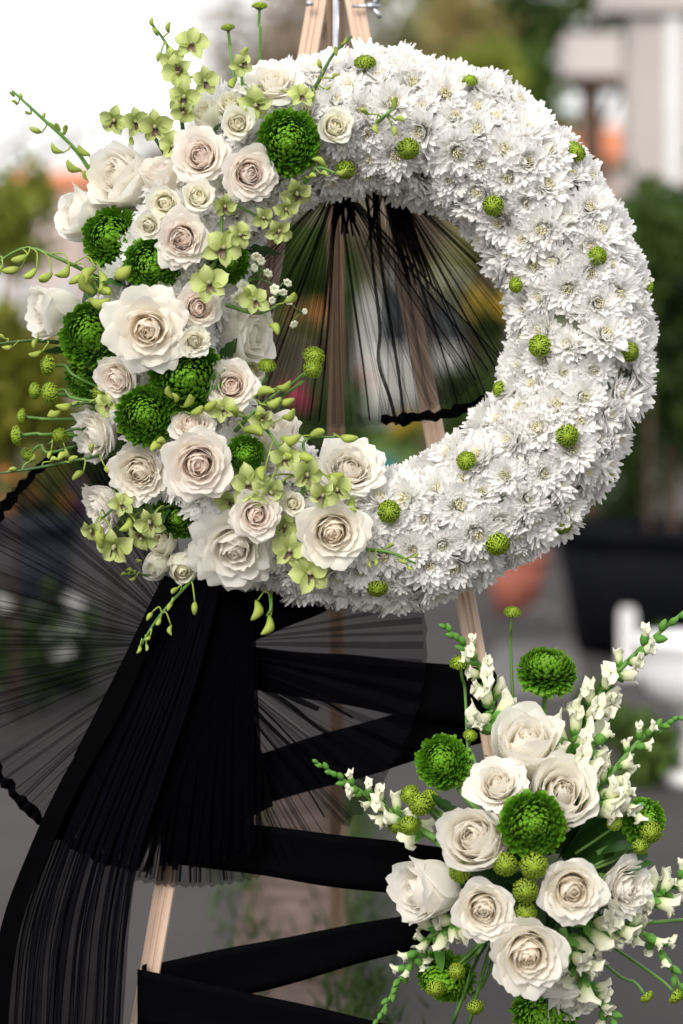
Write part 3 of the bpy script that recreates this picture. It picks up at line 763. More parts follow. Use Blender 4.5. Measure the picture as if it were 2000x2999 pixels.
# white urn and post stump
e = empty('white_urn', G(2075, 2290))
part('bowl', lathe([(0, .30), (.13, .30), (.20, .36), (.235, .46), (.225, .53), (.25, .56), (.25, .58), (.22, .58), (.20, .50), (0, .48)], 40), MT['whitec'], e, True)
part('foot', lathe([(0, .0), (.17, .0), (.17, .05), (.10, .08), (.075, .2), (.11, .298)], 36), MT['whitec'], e, True)
e.scale = (.78, .78, .62)
tag(e, 'white ceramic urn at the right edge among weeds', 'urn')
e = empty('white_stake', G(1838, 1985))
V, Fc = box(-.028, .028, -.012, .012, .0, .21); V += [(-.02, -.012, .235), (.02, -.012, .235), (-.02, .012, .235), (.02, .012, .235)]
Fc = Fc[:1] + Fc[2:] + [(4, 5, 9, 8), (6, 10, 11, 7), (4, 8, 10, 6), (5, 7, 11, 9), (8, 9, 11, 10)]
part('board', (V, Fc), MT['postw'], e); part('foot', box(-.04, .04, -.02, .02, 0, .03), MT['postw'], e)
tag(e, 'short white wooden stake standing left of the white urn', 'stake')
for k, (px, py, sx) in enumerate(((1585, 1800, .07), (1625, 1815, .05), (1548, 1812, .035))):
    p = G(px, py); r_ = random.Random(k + 40); V, Fc = lathe([(.01, -.01), (.7, .0), (1, .35), (.8, .7), (.3, .9), (.01, .92)], 14)
    V = [Vector((v[0] * sx * r_.uniform(.85, 1.1), v[1] * sx * .7, v[2] * sx * .7)) for v in V]
    o = part('stone', (V, Fc), MT['slab'], None, True); o.location = p
    tag(o, ['largest pale stone beside the terracotta pot', 'pale stone nearest the black tub', 'smallest pale stone in front of the terracotta pot'][k], 'stone', 'stones by the pot')
# far wood beyond everything: one mass
mb = MB(); r_ = random.Random(77); dd = 46
for k in range(5200):
    px = r_.uniform(430, 2150); hmax = 470 + 120 * math.sin(px * .011) + 90 * math.sin(px * .027 + 1); hmax = max(hmax, 540) if px > 1570 else hmax
    py = lerp(hmax, 1110, r_.random() ** .8); p = Vector((X(px, dd), dd - D + r_.uniform(-2, 2), max(.1, Zp(py, dd))))
    a = Vector((r_.gauss(0, 1), r_.gauss(0, .6), r_.gauss(0, 1))).normalized() * .38; b = a.cross(Vector((0, 1, .3))).normalized() * .2
    t = .5 + .5 * math.sin(px * .02 + py * .015)
    mb.add([p, p + a * .5 + b, p + a, p + a * .5 - b], [(0, 1, 2, 3)], [max(0, min(1, t + r_.uniform(-.3, .3)))] * 4, 0 if math.sin(px * .013 + 2) + math.sin(py * .02) < .4 else 1)
tag(link('far_wood', mb.mesh('far_wood', LM['mid'], LM['tan'], smooth=False)), 'hazy mass of distant trees beyond the garden', 'wood', kind='stuff')

# ------------------------------------------------------------------ easel
S0 = D / F
def yleg(py): return .085 + (1790 - py) * S0 * .12
def leg_mesh(p, q, wd, dp, groove=True):
    ax = (q - p); L = ax.length; sec = []
    h = wd / 2; g_ = wd * .06
    xs = [(-h, 0), (-h * .92, -g_), (-h * .40, -g_), (-h * .34, g_ * .3), (-h * .20, g_ * .3), (-h * .14, -g_), (h * .14, -g_), (h * .20, g_ * .3), (h * .34, g_ * .3), (h * .40, -g_), (h * .92, -g_), (h, 0), (h, dp), (-h, dp)]
    V = [Vector((x, y, z)) for z in (0, L) for x, y in xs]; n = len(xs)
    Fc = [(i, (i + 1) % n, n + (i + 1) % n, n + i) for i in range(n)] + [tuple(range(n))[::-1], tuple(range(n, 2 * n))]
    return mesh('easel_leg', V, Fc, MT['wood'], [.5] * len(V), False)
def leg_matrix(p, q):
    z = (q - p).normalized(); x = Vector((1, 0, 0)); x = (x - z * x.dot(z)).normalized(); y = z.cross(x)
    return Matrix.Translation(p) @ Matrix((x, y, z)).transposed().to_4x4()
def footz(p, t):                      # run the line p->t down to the ground
    d_ = t - p; k = -p.z / d_.z; return p + d_ * k
LT = W(903 + .1723 * 400, -250, yleg(-250)); LB = footz(LT, W(903 - .1723 * 2600, 2750, yleg(2750)))
RT = W(1062 - .1855 * 380, -250, yleg(-250)); RB = footz(RT, W(1062 + .1855 * 1660, 1790, yleg(1790)))
BT_ = W(983, -250, .235); BB = Vector((W(985, 1500, .62).x, .80, 0))
easel = empty('easel', (0, .3, 0)); eo = easel.location
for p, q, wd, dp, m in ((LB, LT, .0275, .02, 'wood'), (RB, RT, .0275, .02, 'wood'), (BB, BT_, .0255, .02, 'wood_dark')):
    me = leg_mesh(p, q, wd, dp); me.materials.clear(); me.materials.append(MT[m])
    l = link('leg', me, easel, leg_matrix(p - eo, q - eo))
    tag(l, None)
for p, y in ((LT, 1), (RT, 1)):
    pass
tp = W(985, -255, .2) - eo
part('head_block', box(tp.x - .06, tp.x + .06, tp.y, tp.y + .05, tp.z, tp.z + .04), MT['wood'], easel)
h0 = W(982, 30, .182) - eo
part('hinge_strip', box(h0.x - .0035, h0.x + .0035, h0.y, h0.y + .002, h0.z - .065, h0.z + .02), MT['metal'], easel)
h1 = W(990, 105, .184) - eo
part('hinge_rod', tube([h1 + Vector((0, 0, .05)), h1 + Vector((0, 0, -.03))], .0022, 8)[:2], MT['metal'], easel, True)
wn = W(1072, 18, .168) - eo; mb = MB()
mb.add(*tube([wn, wn + Vector((.014, 0, 0))], .0055, 10)); mb.add(*tube([wn - Vector((.02, 0, 0)), wn + Vector((.02, 0, 0))], .0025, 8))
for s in (-1, 1):
    mb.add(*tube(bez([wn + Vector((.010, 0, .003 * s)), wn + Vector((.016, 0, .010 * s)), wn + Vector((.020, 0, .017 * s))], 6), [.003, .0035, .0045, .005, .0045, .002], 6))
link('wing_nut', mb.mesh('wing_nut', MT['metal']), easel)
mb = MB(); b0 = W(901, 10, .165) - eo; mb.add(*tube([b0 - Vector((.002, 0, 0)), b0 + Vector((.008, 0, 0))], .004, 8)); link('bolt', mb.mesh('bolt', MT['metal']), easel)
tag(easel, 'three legged pale pine easel carrying the wreath', 'easel')

# ------------------------------------------------------------------ black pleated tulle
def shift(o): o.data.transform(Matrix.Translation(-o.parent.location)); return o
def wpx(p, Y): return W(p[0], p[1], Y)
def ribbonstrip(mb, pts, wid, Y, mi=0, n=10, wob=0.0, r_=rnd):
    """flat strip along photo-plane points; wid px at start/end or list"""
    cv = bez([Vector((p[0], p[1], p[2] if len(p) > 2 else Y)) for p in pts], n); V = []
    ph = r_.uniform(0, 6.28)
    for i, c in enumerate(cv):
        t = (cv[min(i + 1, n - 1)] - cv[max(i - 1, 0)]); t.z = 0; t.normalize(); nn = Vector((-t.y, t.x))
        f = i / (n - 1); wd = (lerp(wid[0], wid[1], f) if len(wid) == 2 else wid[min(len(wid) - 1, int(f * len(wid)))])
        o = wob * math.sin(ph + f * 9) * f
        for s in (-1, 1):
            V.append(W(c.x + nn.x * (s * wd / 2 + o), c.y + nn.y * (s * wd / 2 + o), c.z + s * .0012))
    mb.add(V, [(2 * i, 2 * i + 1, 2 * i + 3, 2 * i + 2) for i in range(n - 1)], None, mi)
def fan(parent, apex, R0, R1, a0, a1, npl, Y, mt, fold=(2.0, 5.0), hem=None, amp=.006, seed=1, scallop=6, dens=1.0, nopanel=False, vf=.2, fm_mat='crease'):
    r_ = random.Random(seed); o = parent.location; pm = MB(); V = []; nr = 8; cols = npl * 2 + 1
    jit = [r_.uniform(-.3, .3) for _ in range(cols)]
    def pt(i, f, dY=0.0):
        a = lerp(a0, a1, max(0, min(1, (i + (jit[int(i) % cols] if 0 < i < cols - 1 else 0)) / (cols - 1)))); rr = lerp(R0, R1, f)
        if f > .99: rr += scallop * (1 if int(i) % 2 else -1)
        sag = 5 * math.sin(f * 5 + i) * f
        return W(apex[0] + rr * math.cos(a) - sag * math.sin(a), apex[1] + rr * math.sin(a) + sag * math.cos(a), Y + dY + (amp * f if int(i) % 2 else -amp * f))
    for i in range(cols):
        for j in range(nr): V.append(pt(i, j / (nr - 1)) - o)
    Fc = [(i * nr + j, i * nr + j + 1, (i + 1) * nr + j + 1, (i + 1) * nr + j) for i in range(cols - 1) for j in range(nr - 1)]
    if not nopanel:
        link('tulle_panel', mesh('tulle_panel', V, Fc, MT[mt], [.5] * len(V), False), parent)
    lay = MB()                        # cloth doubled over itself in part of the pleats
    for i in range(cols - 1):
        if r_.random() > .55: continue
        f0, w0, w1 = r_.uniform(.0, .25), r_.uniform(.0, .4), r_.uniform(.5, 1.2); VV = []
        for j in range(7):
            f = lerp(f0 * .3, .985, j / 6)
            p, q = pt(i, f, -.0015) - o, pt(i + 1, f, -.0015) - o
            VV += [p.lerp(q, w0 * (1 - f * .4)), p.lerp(q, lerp(w1, w0 + .12, f * .55))]
        lay.add(VV, [(2 * j, 2 * j + 1, 2 * j + 3, 2 * j + 2) for j in range(6)])
    tag(link('pleat_layers', lay.mesh('pleat_layers', MT[mt], smooth=False), parent), kind='stuff')
    fm = MB()
    for i in range(0, cols):
        if r_.random() > dens * (.95 if i % 2 == 0 else vf): continue
        bold = r_.random() < .4; wd = r_.uniform(*fold) * (1.25 if bold else .55); a = lerp(a0, a1, i / (cols - 1)); VV = []
        for j in range(9):
            f = j / 8; p = pt(i, min(f, .98), -.002) - o; ww = wd * S0 * .5 * lerp(1.6, .75, f)
            tv = Vector((-math.sin(a), 0, -math.cos(a))) * ww
            VV += [p - tv, p + tv + Vector((0, .0008, 0))]
        fm.add(VV, [(2 * j, 2 * j + 1, 2 * j + 3, 2 * j + 2) for j in range(8)], None, 0 if bold else 1)
    tag(link('pleat_folds', fm.mesh('pleat_folds', MT[fm_mat], MT['crease_soft'], smooth=False), parent), kind='stuff')
    if hem:
        for h0_, h1_ in hem:
            hm = MB(); n = int(abs(h1_ - h0_) * 40) + 4; VV = []
            for k in range(n):
                a = lerp(h0_, h1_, k / (n - 1)); z = (k % 2) * 2 - 1
                for q, rr in enumerate((.948, .97, .99, 1.008)):
                    r2 = R1 * (.992 + (rr - .992) * .62) + r_.uniform(-9, 9) * (1 if q in (0, 3) else .4); VV.append(W(apex[0] + r2 * math.cos(a), apex[1] + r2 * math.sin(a), Y - .004 + z * .005 + q * .001) - o)
            hm.add(VV, [(k * 4 + q, k * 4 + q + 1, k * 4 + q + 5, k * 4 + q + 4) for k in range(n - 1) for q in range(3)])
            link('hem_band', hm.mesh('hem_band', MT['black'], smooth=False), parent)
# fans hanging inside the ring
YF = .055
e = empty('pleated_tulle_fan', W(990, 540, YF))
fan(e, (990, 530), 25, 722, R(48), R(158), 32, YF, 'tulle_thin', fold=(2.2, 6.0), seed=3, scallop=4, dens=.9, vf=.25)
mb = MB()
for k in range(16): ribbonstrip(mb, [(rnd.uniform(962, 1050), 540), (rnd.uniform(958, 1062), 640 + rnd.uniform(-10, 60))], (14, 5), YF - .006)
shift(link('gathered_top', mb.mesh('gathered_top', MT['black'], smooth=False), e))
tag(e, 'sheer black pleated tulle fan filling the left of the ring opening', 'tulle', 'black pleated tulle')
e = empty('pleated_tulle_fan', W(1147, 540, YF - .012))
fan(e, (1140, 520), 25, 722, R(22), R(93), 22, YF - .012, 'tulle_thin', fold=(2.4, 7.0), hem=[(R(56), R(92))], seed=5, dens=.8, vf=.35)
mb = MB()
for k in range(14): ribbonstrip(mb, [(1120 + k * 4.5, 545), (1150 + k * 5, 680), (1185 + k * 6.5, 800 + rnd.uniform(-40, 60))], (12, 5), YF - .02)
for k in range(9): ribbonstrip(mb, [(rnd.uniform(1050, 1130), 545), (rnd.uniform(1065, 1150), 700 + rnd.uniform(-60, 60))], (10, 3), YF - .02)
ribbonstrip(mb, [(1075, 560), (1092, 780), (1112, 960), (1108, 1060), (1140, 1160), (1162, 1245)], (9, 11), YF - .022, n=18)
ribbonstrip(mb, [(1095, 560), (1120, 800), (1165, 1080), (1185, 1240)], (12, 8), YF - .021, n=12)
shift(link('gathered_top', mb.mesh('gathered_top2', MT['crease'], smooth=False), e))
tag(e, 'black pleated tulle fan with dark ruffled hem at right of the ring opening', 'tulle', 'black pleated tulle')
# full rosette below the ring
YR = .028
e = empty('pleated_tulle_rosette', W(560, 1885, YR))
fan(e, (560, 1885), 40, 690, R(104), R(262), 56, YR, 'tulle', fold=(2.0, 4.2), hem=[(R(104), R(236))], seed=8, dens=.9, fm_mat='crease_soft', vf=.4)
fan(e, (560, 1885), 40, 712, R(64), R(104), 18, YR + .004, 'tulle', fold=(3.5, 8), seed=9, scallop=5, dens=1.0)
fan(e, (560, 1885), 40, 700, R(38), R(64), 6, YR + .006, 'tulle', fold=(2, 4), seed=19, scallop=9, dens=.6, fm_mat='crease_soft')
fan(e, (560, 1885), 40, 690, R(-72), R(38), 17, YR + .008, 'tulle', fold=(2, 4), seed=10, dens=.6, fm_mat='crease_soft', scallop=3)
mb = MB()
for k, (a, l, wd) in enumerate(((28, 420, 26), (33, 480, 18), (24, 520, 12), (47, 560, 16), (44, 620, 8), (52, 640, 8))):
    c, s = math.cos(R(a)), math.sin(R(a)); ribbonstrip(mb, [(560 + 120 * c, 1885 + 120 * s), (560 + l * .6 * c + 8, 1885 + l * .6 * s), (560 + l * c, 1885 + l * s)], (wd, wd * .6), YR - .004, wob=6)
shift(link('loose_folds', mb.mesh('loose_folds', MT['crease'], smooth=False), e))
tag(e, 'large round black pleated tulle rosette below the roses', 'tulle', 'black pleated tulle')
# dense drape
e = empty('black_drape', W(600, 1700, 0))
def drape_strips(mb, n, xt, yt, xb, yb, wid, Y, jb=40, jx=10, r_=random.Random(12), bow=0):
    for k in range(n):
        s = (k + r_.uniform(-.35, .35)) / (n - 1)
        a = (lerp(xt[0], xt[1], s), lerp(yt[0], yt[1], s)); b = (lerp(xb[0], xb[1], s) + r_.uniform(-jx, jx), lerp(yb[0], yb[1], s) + r_.uniform(-jb, jb))
        m_ = (lerp(a[0], b[0], .5) + bow * (s - .5), lerp(a[1], b[1], .5))
        ribbonstrip(mb, [a, m_, b], (r_.uniform(.7, 1.2) * wid[0], r_.uniform(.35, 1.25) * wid[1]), Y - .004 * (k % 3), n=10, wob=4, r_=r_)
mb = MB()
core = [(482, 1690), (600, 1690), (730, 1740), (735, 1880), (722, 2010), (765, 2200), (800, 2360), (640, 2440), (500, 2450), (430, 2300), (250, 2230), (215, 2215), (330, 1990)]
V = [W(x, y, .004) for x, y in core] + [W(x, y, .012) for x, y in core]; n = len(core)
mb.add(V, [tuple(range(n)), tuple(range(2 * n - 1, n - 1, -1))] + [(i, n + i, n + (i + 1) % n, (i + 1) % n) for i in range(n)])
link('backing', mb.mesh('drape_backing', MT['black'], smooth=False), e)
mb = MB(); drape_strips(mb, 40, (492, 720), (1690, 1760), (150, 420), (2440, 2540), (30, 17), -.006, jb=22)
link('pleats', mb.mesh('drape_pleats', MT['crease'], smooth=False), e)
mb = MB(); drape_strips(mb, 34, (560, 735), (1700, 1800), (440, 760), (2545, 2490), (30, 17), -.004, jb=20)
link('pleats', mb.mesh('drape_pleats', MT['crease'], smooth=False), e)
for c in e.children:
    shift(c)
    if c.name.startswith('pleats'): tag(c, kind='stuff')
tag(e, 'dense black gathered drape hanging over the easel\'s left leg', 'drape', 'black pleated tulle')
# tail at the lower left
e = empty('tulle_tail', W(560, 1760, -.02))
def pl(tab, y):
    for (y0_, x0_), (y1_, x1_) in zip(tab, tab[1:]):
        if y <= y1_: return lerp(x0_, x1_, sst(.5 + ((y - y0_) / (y1_ - y0_) - .5) * .999) * .3 + (y - y0_) / (y1_ - y0_) * .7)
    return tab[-1][1]
EL = [(1690, 486), (2060, 312), (2400, 134), (2600, 48), (2750, 0), (2950, -22), (3160, -30)]
ER = [(1690, 650), (2060, 560), (2400, 440), (2560, 388), (2800, 362), (3160, 340)]
def tailx(s_, y): return lerp(pl(EL, y), pl(ER, y), s_)
r_ = random.Random(31); mb = MB(); nn = 26; V = []; nr = 16
for i in range(nn * 2 + 1):
    for j in range(nr):
        y = lerp(1700, 3150, j / (nr - 1)); V.append(W(tailx(i / (nn * 2), y), y, -.022 + (.006 if i % 2 else -.006) * j / nr))
mb.add(V, [(i * nr + j, i * nr + j + 1, (i + 1) * nr + j + 1, (i + 1) * nr + j) for i in range(nn * 2) for j in range(nr - 1)])
link('tulle_panel', mb.mesh('tail_panel', MT['tulle_tail'], smooth=False), e)
mb = MB()
mb2 = MB()
for k in range(54):
    s_ = min(1, max(.02, (k + r_.uniform(-.7, .7)) / 53)); s2 = min(1, max(0, s_ + r_.uniform(-.07, .07)))
    ribbonstrip(mb if k % 3 else mb2, [(tailx(lerp(s_, s2, f), lerp(1720, 3150, f)), lerp(1720, 3150, f)) for f in (0, .2, .4, .55, .7, .85, 1)], (r_.uniform(7, 13), r_.choice((1.5, 2, 2.5, 3, 4)) if k % 3 else r_.uniform(8, 26)), -.031 + .002 * (k % 3), n=22, wob=4, r_=r_)
tag(link('pleat_folds', mb.mesh('tail_folds', MT['crease'], smooth=False), e), kind='stuff')
tag(link('pleat_layers', mb2.mesh('tail_layers', MT['crease_soft'], smooth=False), e), kind='stuff')
mb = MB()
for k in range(5): ribbonstrip(mb, [(tailx(0, y) + 2 + k * 9, y) for y in (1700, 1900, 2100, 2300, 2500, 2700, 2900, 3150)], (24, 20), -.036 - k * .0012, n=30, wob=2)
link('border', mb.mesh('tail_border', MT['black'], smooth=False), e)
for c in e.children: shift(c)
tag(e, 'long black tulle tail with solid border falling to the lower left', 'tulle', 'black pleated tulle')

# ------------------------------------------------------------------ black satin ribbon laced between the legs
e = empty('satin_ribbon', W(985, 2400, .05))
bands = [  # left x, left top, left bottom, right x, right top, right bottom, depth left, depth right
    (560, 1800, 1955, 1010, 1615, 1765, .0, .075), (560, 1878, 1990, 1440, 1957, 2138, -.004, -.014), (545, 2268, 2421, 1440, 2007, 2166, .022, .012),
    (470, 2386, 2524, 1520, 2505, 2672, -.020, -.012), (438, 2822, 2990, 1545, 2610, 2692, .010, .006), (402, 2838, 3005, 1640, 3105, 3270, -.036, -.02)]
for k, (xl, tl, bl, xr, tr_, br, dl, dr) in enumerate(bands):
    base = 0 if k == 0 else 1
    mb = MB(); n = 28; V = []
    for i in range(n):
        f = i / (n - 1); x = lerp(xl, xr, f); t_, b_ = lerp(tl, tr_, f), lerp(bl, br, f)
        Yb = (lerp(dl, dr, f) if k == 0 else yleg(.5 * (t_ + b_)) + lerp(dl, dr, f)) - .004 * math.sin(f * math.pi)
        for j in range(7):
            g_ = j / 6; bw = 3.5 * math.sin(f * 11 + k) * (g_ - .5) + 2 * math.sin(f * 17 + k * 2)
            V.append(W(x, lerp(t_, b_, g_) + bw, Yb + .0012 * math.sin(g_ * 5 + f * 6 + k) + .0005 * math.sin(g_ * 13 + f * 9 + k)) - e.location)
    mb.add(V, [(i * 7 + j, i * 7 + j + 1, (i + 1) * 7 + j + 1, (i + 1) * 7 + j) for i in range(n - 1) for j in range(6)])
    o = link('ribbon_band', mb.mesh('ribbon_band', MT['satin']), e)
    sm = o.modifiers.new('thick', 'SOLIDIFY'); sm.thickness = .0006
# turns around the legs
for (px, t0, b0, t1, b1, sgn) in ((1440, 1957, 2138, 2007, 2166, 1), (545, 2268, 2421, 2386, 2524, -1), (1530, 2505, 2672, 2610, 2692, 1), (430, 2822, 2990, 2838, 3005, -1)):
    mb = MB(); V = []; n = 9
    for i in range(n):
        f = i / (n - 1); a = math.pi * f
        for j in range(4):
            g_ = j / 3; y = lerp(lerp(t0, b0, g_), lerp(t1, b1, g_), f)
            V.append(W(px + sgn * 16 * math.sin(a), y, yleg(y) - .014 + (1 - math.cos(a)) * .020) - e.location)
    mb.add(V, [(i * 4 + j, i * 4 + j + 1, (i + 1) * 4 + j + 1, (i + 1) * 4 + j) for i in range(n - 1) for j in range(3)])
    link('ribbon_turn', mb.mesh('ribbon_turn', MT['satin']), e)
tag(e, 'wide black satin ribbon laced in zigzag between the easel legs', 'ribbon')

# ------------------------------------------------------------------ the white chrysanthemum ring
RC = W(1090, 966, 0); RM, RT_ = 607 * S0, .0755
ring = empty('chrysanthemum_wreath', RC)
V = []; Fc = []; A, B = 72, 18
for i in range(A):
    for j in range(B):
        a, b = 6.2832 * i / A, 6.2832 * j / B
        rr = RM + .07 * math.cos(b); V.append((rr * math.cos(a), .07 * math.sin(b), rr * math.sin(a)))
        Fc.append((i * B + j, ((i + 1) % A) * B + j, ((i + 1) % A) * B + (j + 1) % B, i * B + (j + 1) % B))
link('foam_ring', mesh('foam_ring', V, Fc, MT['foam'], [.5] * len(V)), ring)
r_ = random.Random(99); spots = []
for row, ph in enumerate((-112, -86, -62, -38, -13, 12, 37, 62, 87, 112)):
    ph = R(ph); rad = RM + RT_ * math.sin(ph); n = max(8, round(6.2832 * rad / .0405)); off = row * .37
    for k in range(n):
        a = 6.2832 * (k + off) / n + r_.uniform(-.03, .03)
        p_ = ph + r_.uniform(-.11, .11)
        ad = math.degrees(a) % 360           # 0 right, 90 up, 180 left
        hid = 128 < ad < 238
        if hid and abs(ph) > .8 and r_.random() < .7: continue
        nrm = Vector((math.cos(a) * math.sin(p_), -math.cos(p_), math.sin(a) * math.sin(p_)))
        c = Vector((math.cos(a) * RM, 0, math.sin(a) * RM)) + nrm * (RT_ + r_.uniform(-.006, .005))
        nrm = (nrm + Vector((r_.gauss(0, .22), r_.gauss(0, .13), r_.gauss(0, .22)))).normalized()
        q = nrm.to_track_quat('Z', 'Y') @ Quaternion((0, 0, 1), r_.uniform(0, 6.28)); sc = .0345 * r_.uniform(.78, 1.2)
        spots.append((abs(ph) + (2 if hid else 0), c, q, sc, r_.choice(WM)))
spots.sort(key=lambda t_: t_[0])
for _, c, q, sc, (pm, cm) in spots[:298]:
    o = link('white_chrysanthemum', pm, ring); o.rotation_mode = 'QUATERNION'; o.rotation_quaternion = q; o.location = c; o.scale = (sc, sc, sc)
    link('flower_centre', cm, o)
mb = MB(); cache = {}
for _, c, q, sc, (pm, cm) in spots[298:]:   # the turned-away and covered blooms beyond the first 298
    if pm.name not in cache:
        cache[pm.name] = ([Vector(v.co) for v in pm.vertices], [tuple(p.vertices) for p in pm.polygons], [d_.value for d_ in pm.attributes['pig'].data])
    V, Fc, P = cache[pm.name]; mb.add(V, Fc, P, 0, Matrix.LocRotScale(c, q, Vector((sc, sc, sc))))
tag(link('white_chrysanthemums', mb.mesh('rim_mums', MT['mum']), ring), kind='stuff')
print('mums', len(spots))
tag(ring, 'thick round wreath ring packed with white chrysanthemums', 'wreath')
# ------------------------------------------------------------------ flowers set into the ring
def ringY(x, y):                      # depth of the ring's flower surface at a layout point
    dx, dy = x * K - 1090, y * K - 960; q = (math.hypot(dx, dy) - 607) * S0 / .095
    return -.088 * math.sqrt(max(0, 1 - q * q)) if abs(q) < 1 else 0.0
def FP(x, y, lift=.02): return Wd(x, y, ringY(x, y) - lift)
def normal_at(x, y):
    dx, dy = x * K - 1090, y * K - 960; rho = math.hypot(dx, dy); q = max(-.97, min(.97, (rho - 607) * S0 / .1))
    return q * dx / rho, q * dy / rho
GR = 'roses set in the left of the wreath'
roses = [
 # x, y, diameter, facing right, facing down, lift, shape, tint, label
 (460, 358, 128, -.18, -.10, .035, 'open', 'blush', 'open blush rose directly left of the highest green chrysanthemum, upper of the pair'),
 (573, 398, 120, .28, .10, .035, 'open', 'blush', 'blush rose touching the lower left of the highest green chrysanthemum'),
 (285, 412, 148, -.60, -.25, .02, 'cup', 'white', 'large white rose turned left above the upper left green chrysanthemum'),
 (382, 408, 96, -.35, -.75, .0, 'cup', 'blush', 'half hidden blush rose between the large white rose and the open blush rose'),
 (185, 495, 124, -.86, -.20, .0, 'cup', 'white', 'white rose seen from the side, leftmost of the upper roses'),
 (628, 192, 150, -.10, -.62, .02, 'reflex', 'white', 'large ruffled white rose above the highest green chrysanthemum, topmost rose'),
 (418, 548, 124, -.05, .10, .045, 'garden', 'blush', 'ruffled many-petalled blush rose right of the upper left green chrysanthemum'),
 (118, 715, 122, -.88, .05, .0, 'cup', 'white', 'white rose facing left, outermost at nine o\'clock of the wreath'),
 (338, 758, 188, -.02, .10, .05, 'reflex', 'cream', 'very large open cream rose in the middle of the left cluster'),
 (455, 706, 112, .20, -.05, .03, 'open', 'blush', 'blush rose tucked at the upper right of the very large cream rose'),
 (556, 768, 128, .80, .05, .03, 'cup', 'white', 'white rose seen from the side facing the ring opening'),
 (272, 868, 112, -.45, .35, .015, 'open', 'blush', 'shaded blush rose below the middle left green chrysanthemum'),
 (530, 884, 124, .05, -.15, .045, 'open', 'blush', 'flat open blush rose below the side-facing white rose'),
 (222, 997, 134, -.70, .35, .01, 'garden', 'white', 'white ruffled rose facing lower left beside the stemmed green buttons'),
 (440, 975, 104, .0, -.55, .02, 'open', 'blush', 'blush rose peeping above the big blush rose'),
 (322, 1084, 138, -.15, .25, .035, 'garden', 'cream', 'ruffled cream rose left of the big blush rose'),
 (455, 1066, 162, .02, .12, .06, 'open', 'blush', 'big open blush rose, largest of the lower left cluster'),
 (232, 1165, 126, -.78, .40, .0, 'garden', 'white', 'white rose facing lower left, lowest on the outer left edge'),
 (637, 1000, 98, .18, -.82, .03, 'cup', 'white', 'tall white rose standing up at the lower left of the ring opening'),
 (802, 1078, 156, .15, -.38, .03, 'garden', 'white', 'full white rose at the bottom of the ring opening'),
 (765, 1222, 156, .02, .12, .045, 'open', 'cream', 'open cream rose, rightmost rose on the lower part of the ring'),
 (588, 1182, 116, .15, .0, .05, 'open', 'blush', 'pale pink rose nestled on the large drooping white rose'),
 (540, 1262, 212, -.05, .45, .03, 'reflex', 'white', 'very large drooping white rose at the bottom left of the wreath')]
for (x, y, dm, fx, fy, lf, kd, tn, lb) in roses: rose(FP(x, y, lf), fx, fy, dm * M1 * 1.12, kd, tn, lb, GR)
sprays = [
 (527, 235, 66, -.15, -.45, .02, 'spray', 'small spray rose at upper left of the topmost large rose, upper of two'),
 (545, 282, 76, .1, -.1, .04, 'spray', 'small spray rose beside the left edge of the highest green chrysanthemum'),
 (473, 260, 64, -.2, -.5, .03, 'bud', 'small white rosebud among the upright green orchids'),
 (770, 290, 80, .2, -.1, .02, 'spray', 'small cream spray rose right of the highest green chrysanthemum'),
 (377, 466, 78, -.1, .05, .045, 'spray', 'small cream spray rose below the half hidden blush rose'),
 (455, 452, 74, .1, -.25, .045, 'spray', 'small cream spray rose below the open blush rose'),
 (340, 518, 64, -.1, .2, .05, 'spray', 'smallest cream spray rose touching the upper left green chrysanthemum'),
 (447, 784, 78, .1, .1, .055, 'garden', 'small frilly spray rose on the right rim of the very large cream rose'),
 (580, 852, 66, .35, -.2, .02, 'spray', 'small spray rose half hidden behind the flat open blush rose'),
 (672, 1156, 58, .1, -.1, .035, 'spray', 'tiny round white spray rose left of the open cream rose'),
 (370, 1242, 62, -.2, -.2, .02, 'bud', 'white rosebud, upper of three at the lower left'),
 (358, 1300, 54, -.45, .35, .02, 'bud', 'white rosebud, lower left of three at the lower left'),
 (418, 1302, 66, .1, .25, .03, 'bud', 'white rosebud, lower right of three, beside the drooping rose')]
for (x, y, dm, fx, fy, lf, kd, lb) in sprays: rose(FP(x, y, lf), fx, fy, dm * M1 * 1.08, kd, 'spray', lb, 'small spray roses in the wreath', 'spray_rose')
gm = [
 (662, 326, 148, .08, .02, .025, 'large green chrysanthemum near the top of the wreath, highest of all'),
 (253, 546, 138, -.25, .05, .03, 'large green chrysanthemum at the upper left between white roses'),
 (352, 612, 128, .0, .35, .01, 'dark green chrysanthemum tucked above the very large cream rose'),
 (527, 605, 100, .3, .2, .01, 'green chrysanthemum behind the orchid right of the ruffled blush rose'),
 (205, 768, 150, -.25, -.08, .04, 'large green chrysanthemum on the left, touching the very large cream rose'),
 (432, 868, 172, .1, -.1, .015, 'wide green chrysanthemum in the centre under the frilly spray rose'),
 (333, 956, 134, -.05, .05, .03, 'green chrysanthemum left of the big blush rose, above the ruffled cream rose'),
 (564, 1046, 92, .2, .1, .02, 'small green chrysanthemum right of the big blush rose'),
 (192, 872, 104, -.4, .4, -.01, 'dark green chrysanthemum in the shade behind the shaded blush rose'),
 (404, 1190, 108, -.1, .4, .0, 'dark green chrysanthemum left of the drooping white rose')]
for (x, y, dm, fx, fy, lf, lb) in gm: gmum(FP(x, y, lf), fx, fy, dm * M1, lb, 'green chrysanthemums in the wreath')
GB = 'green buttons dotted over the white ring'
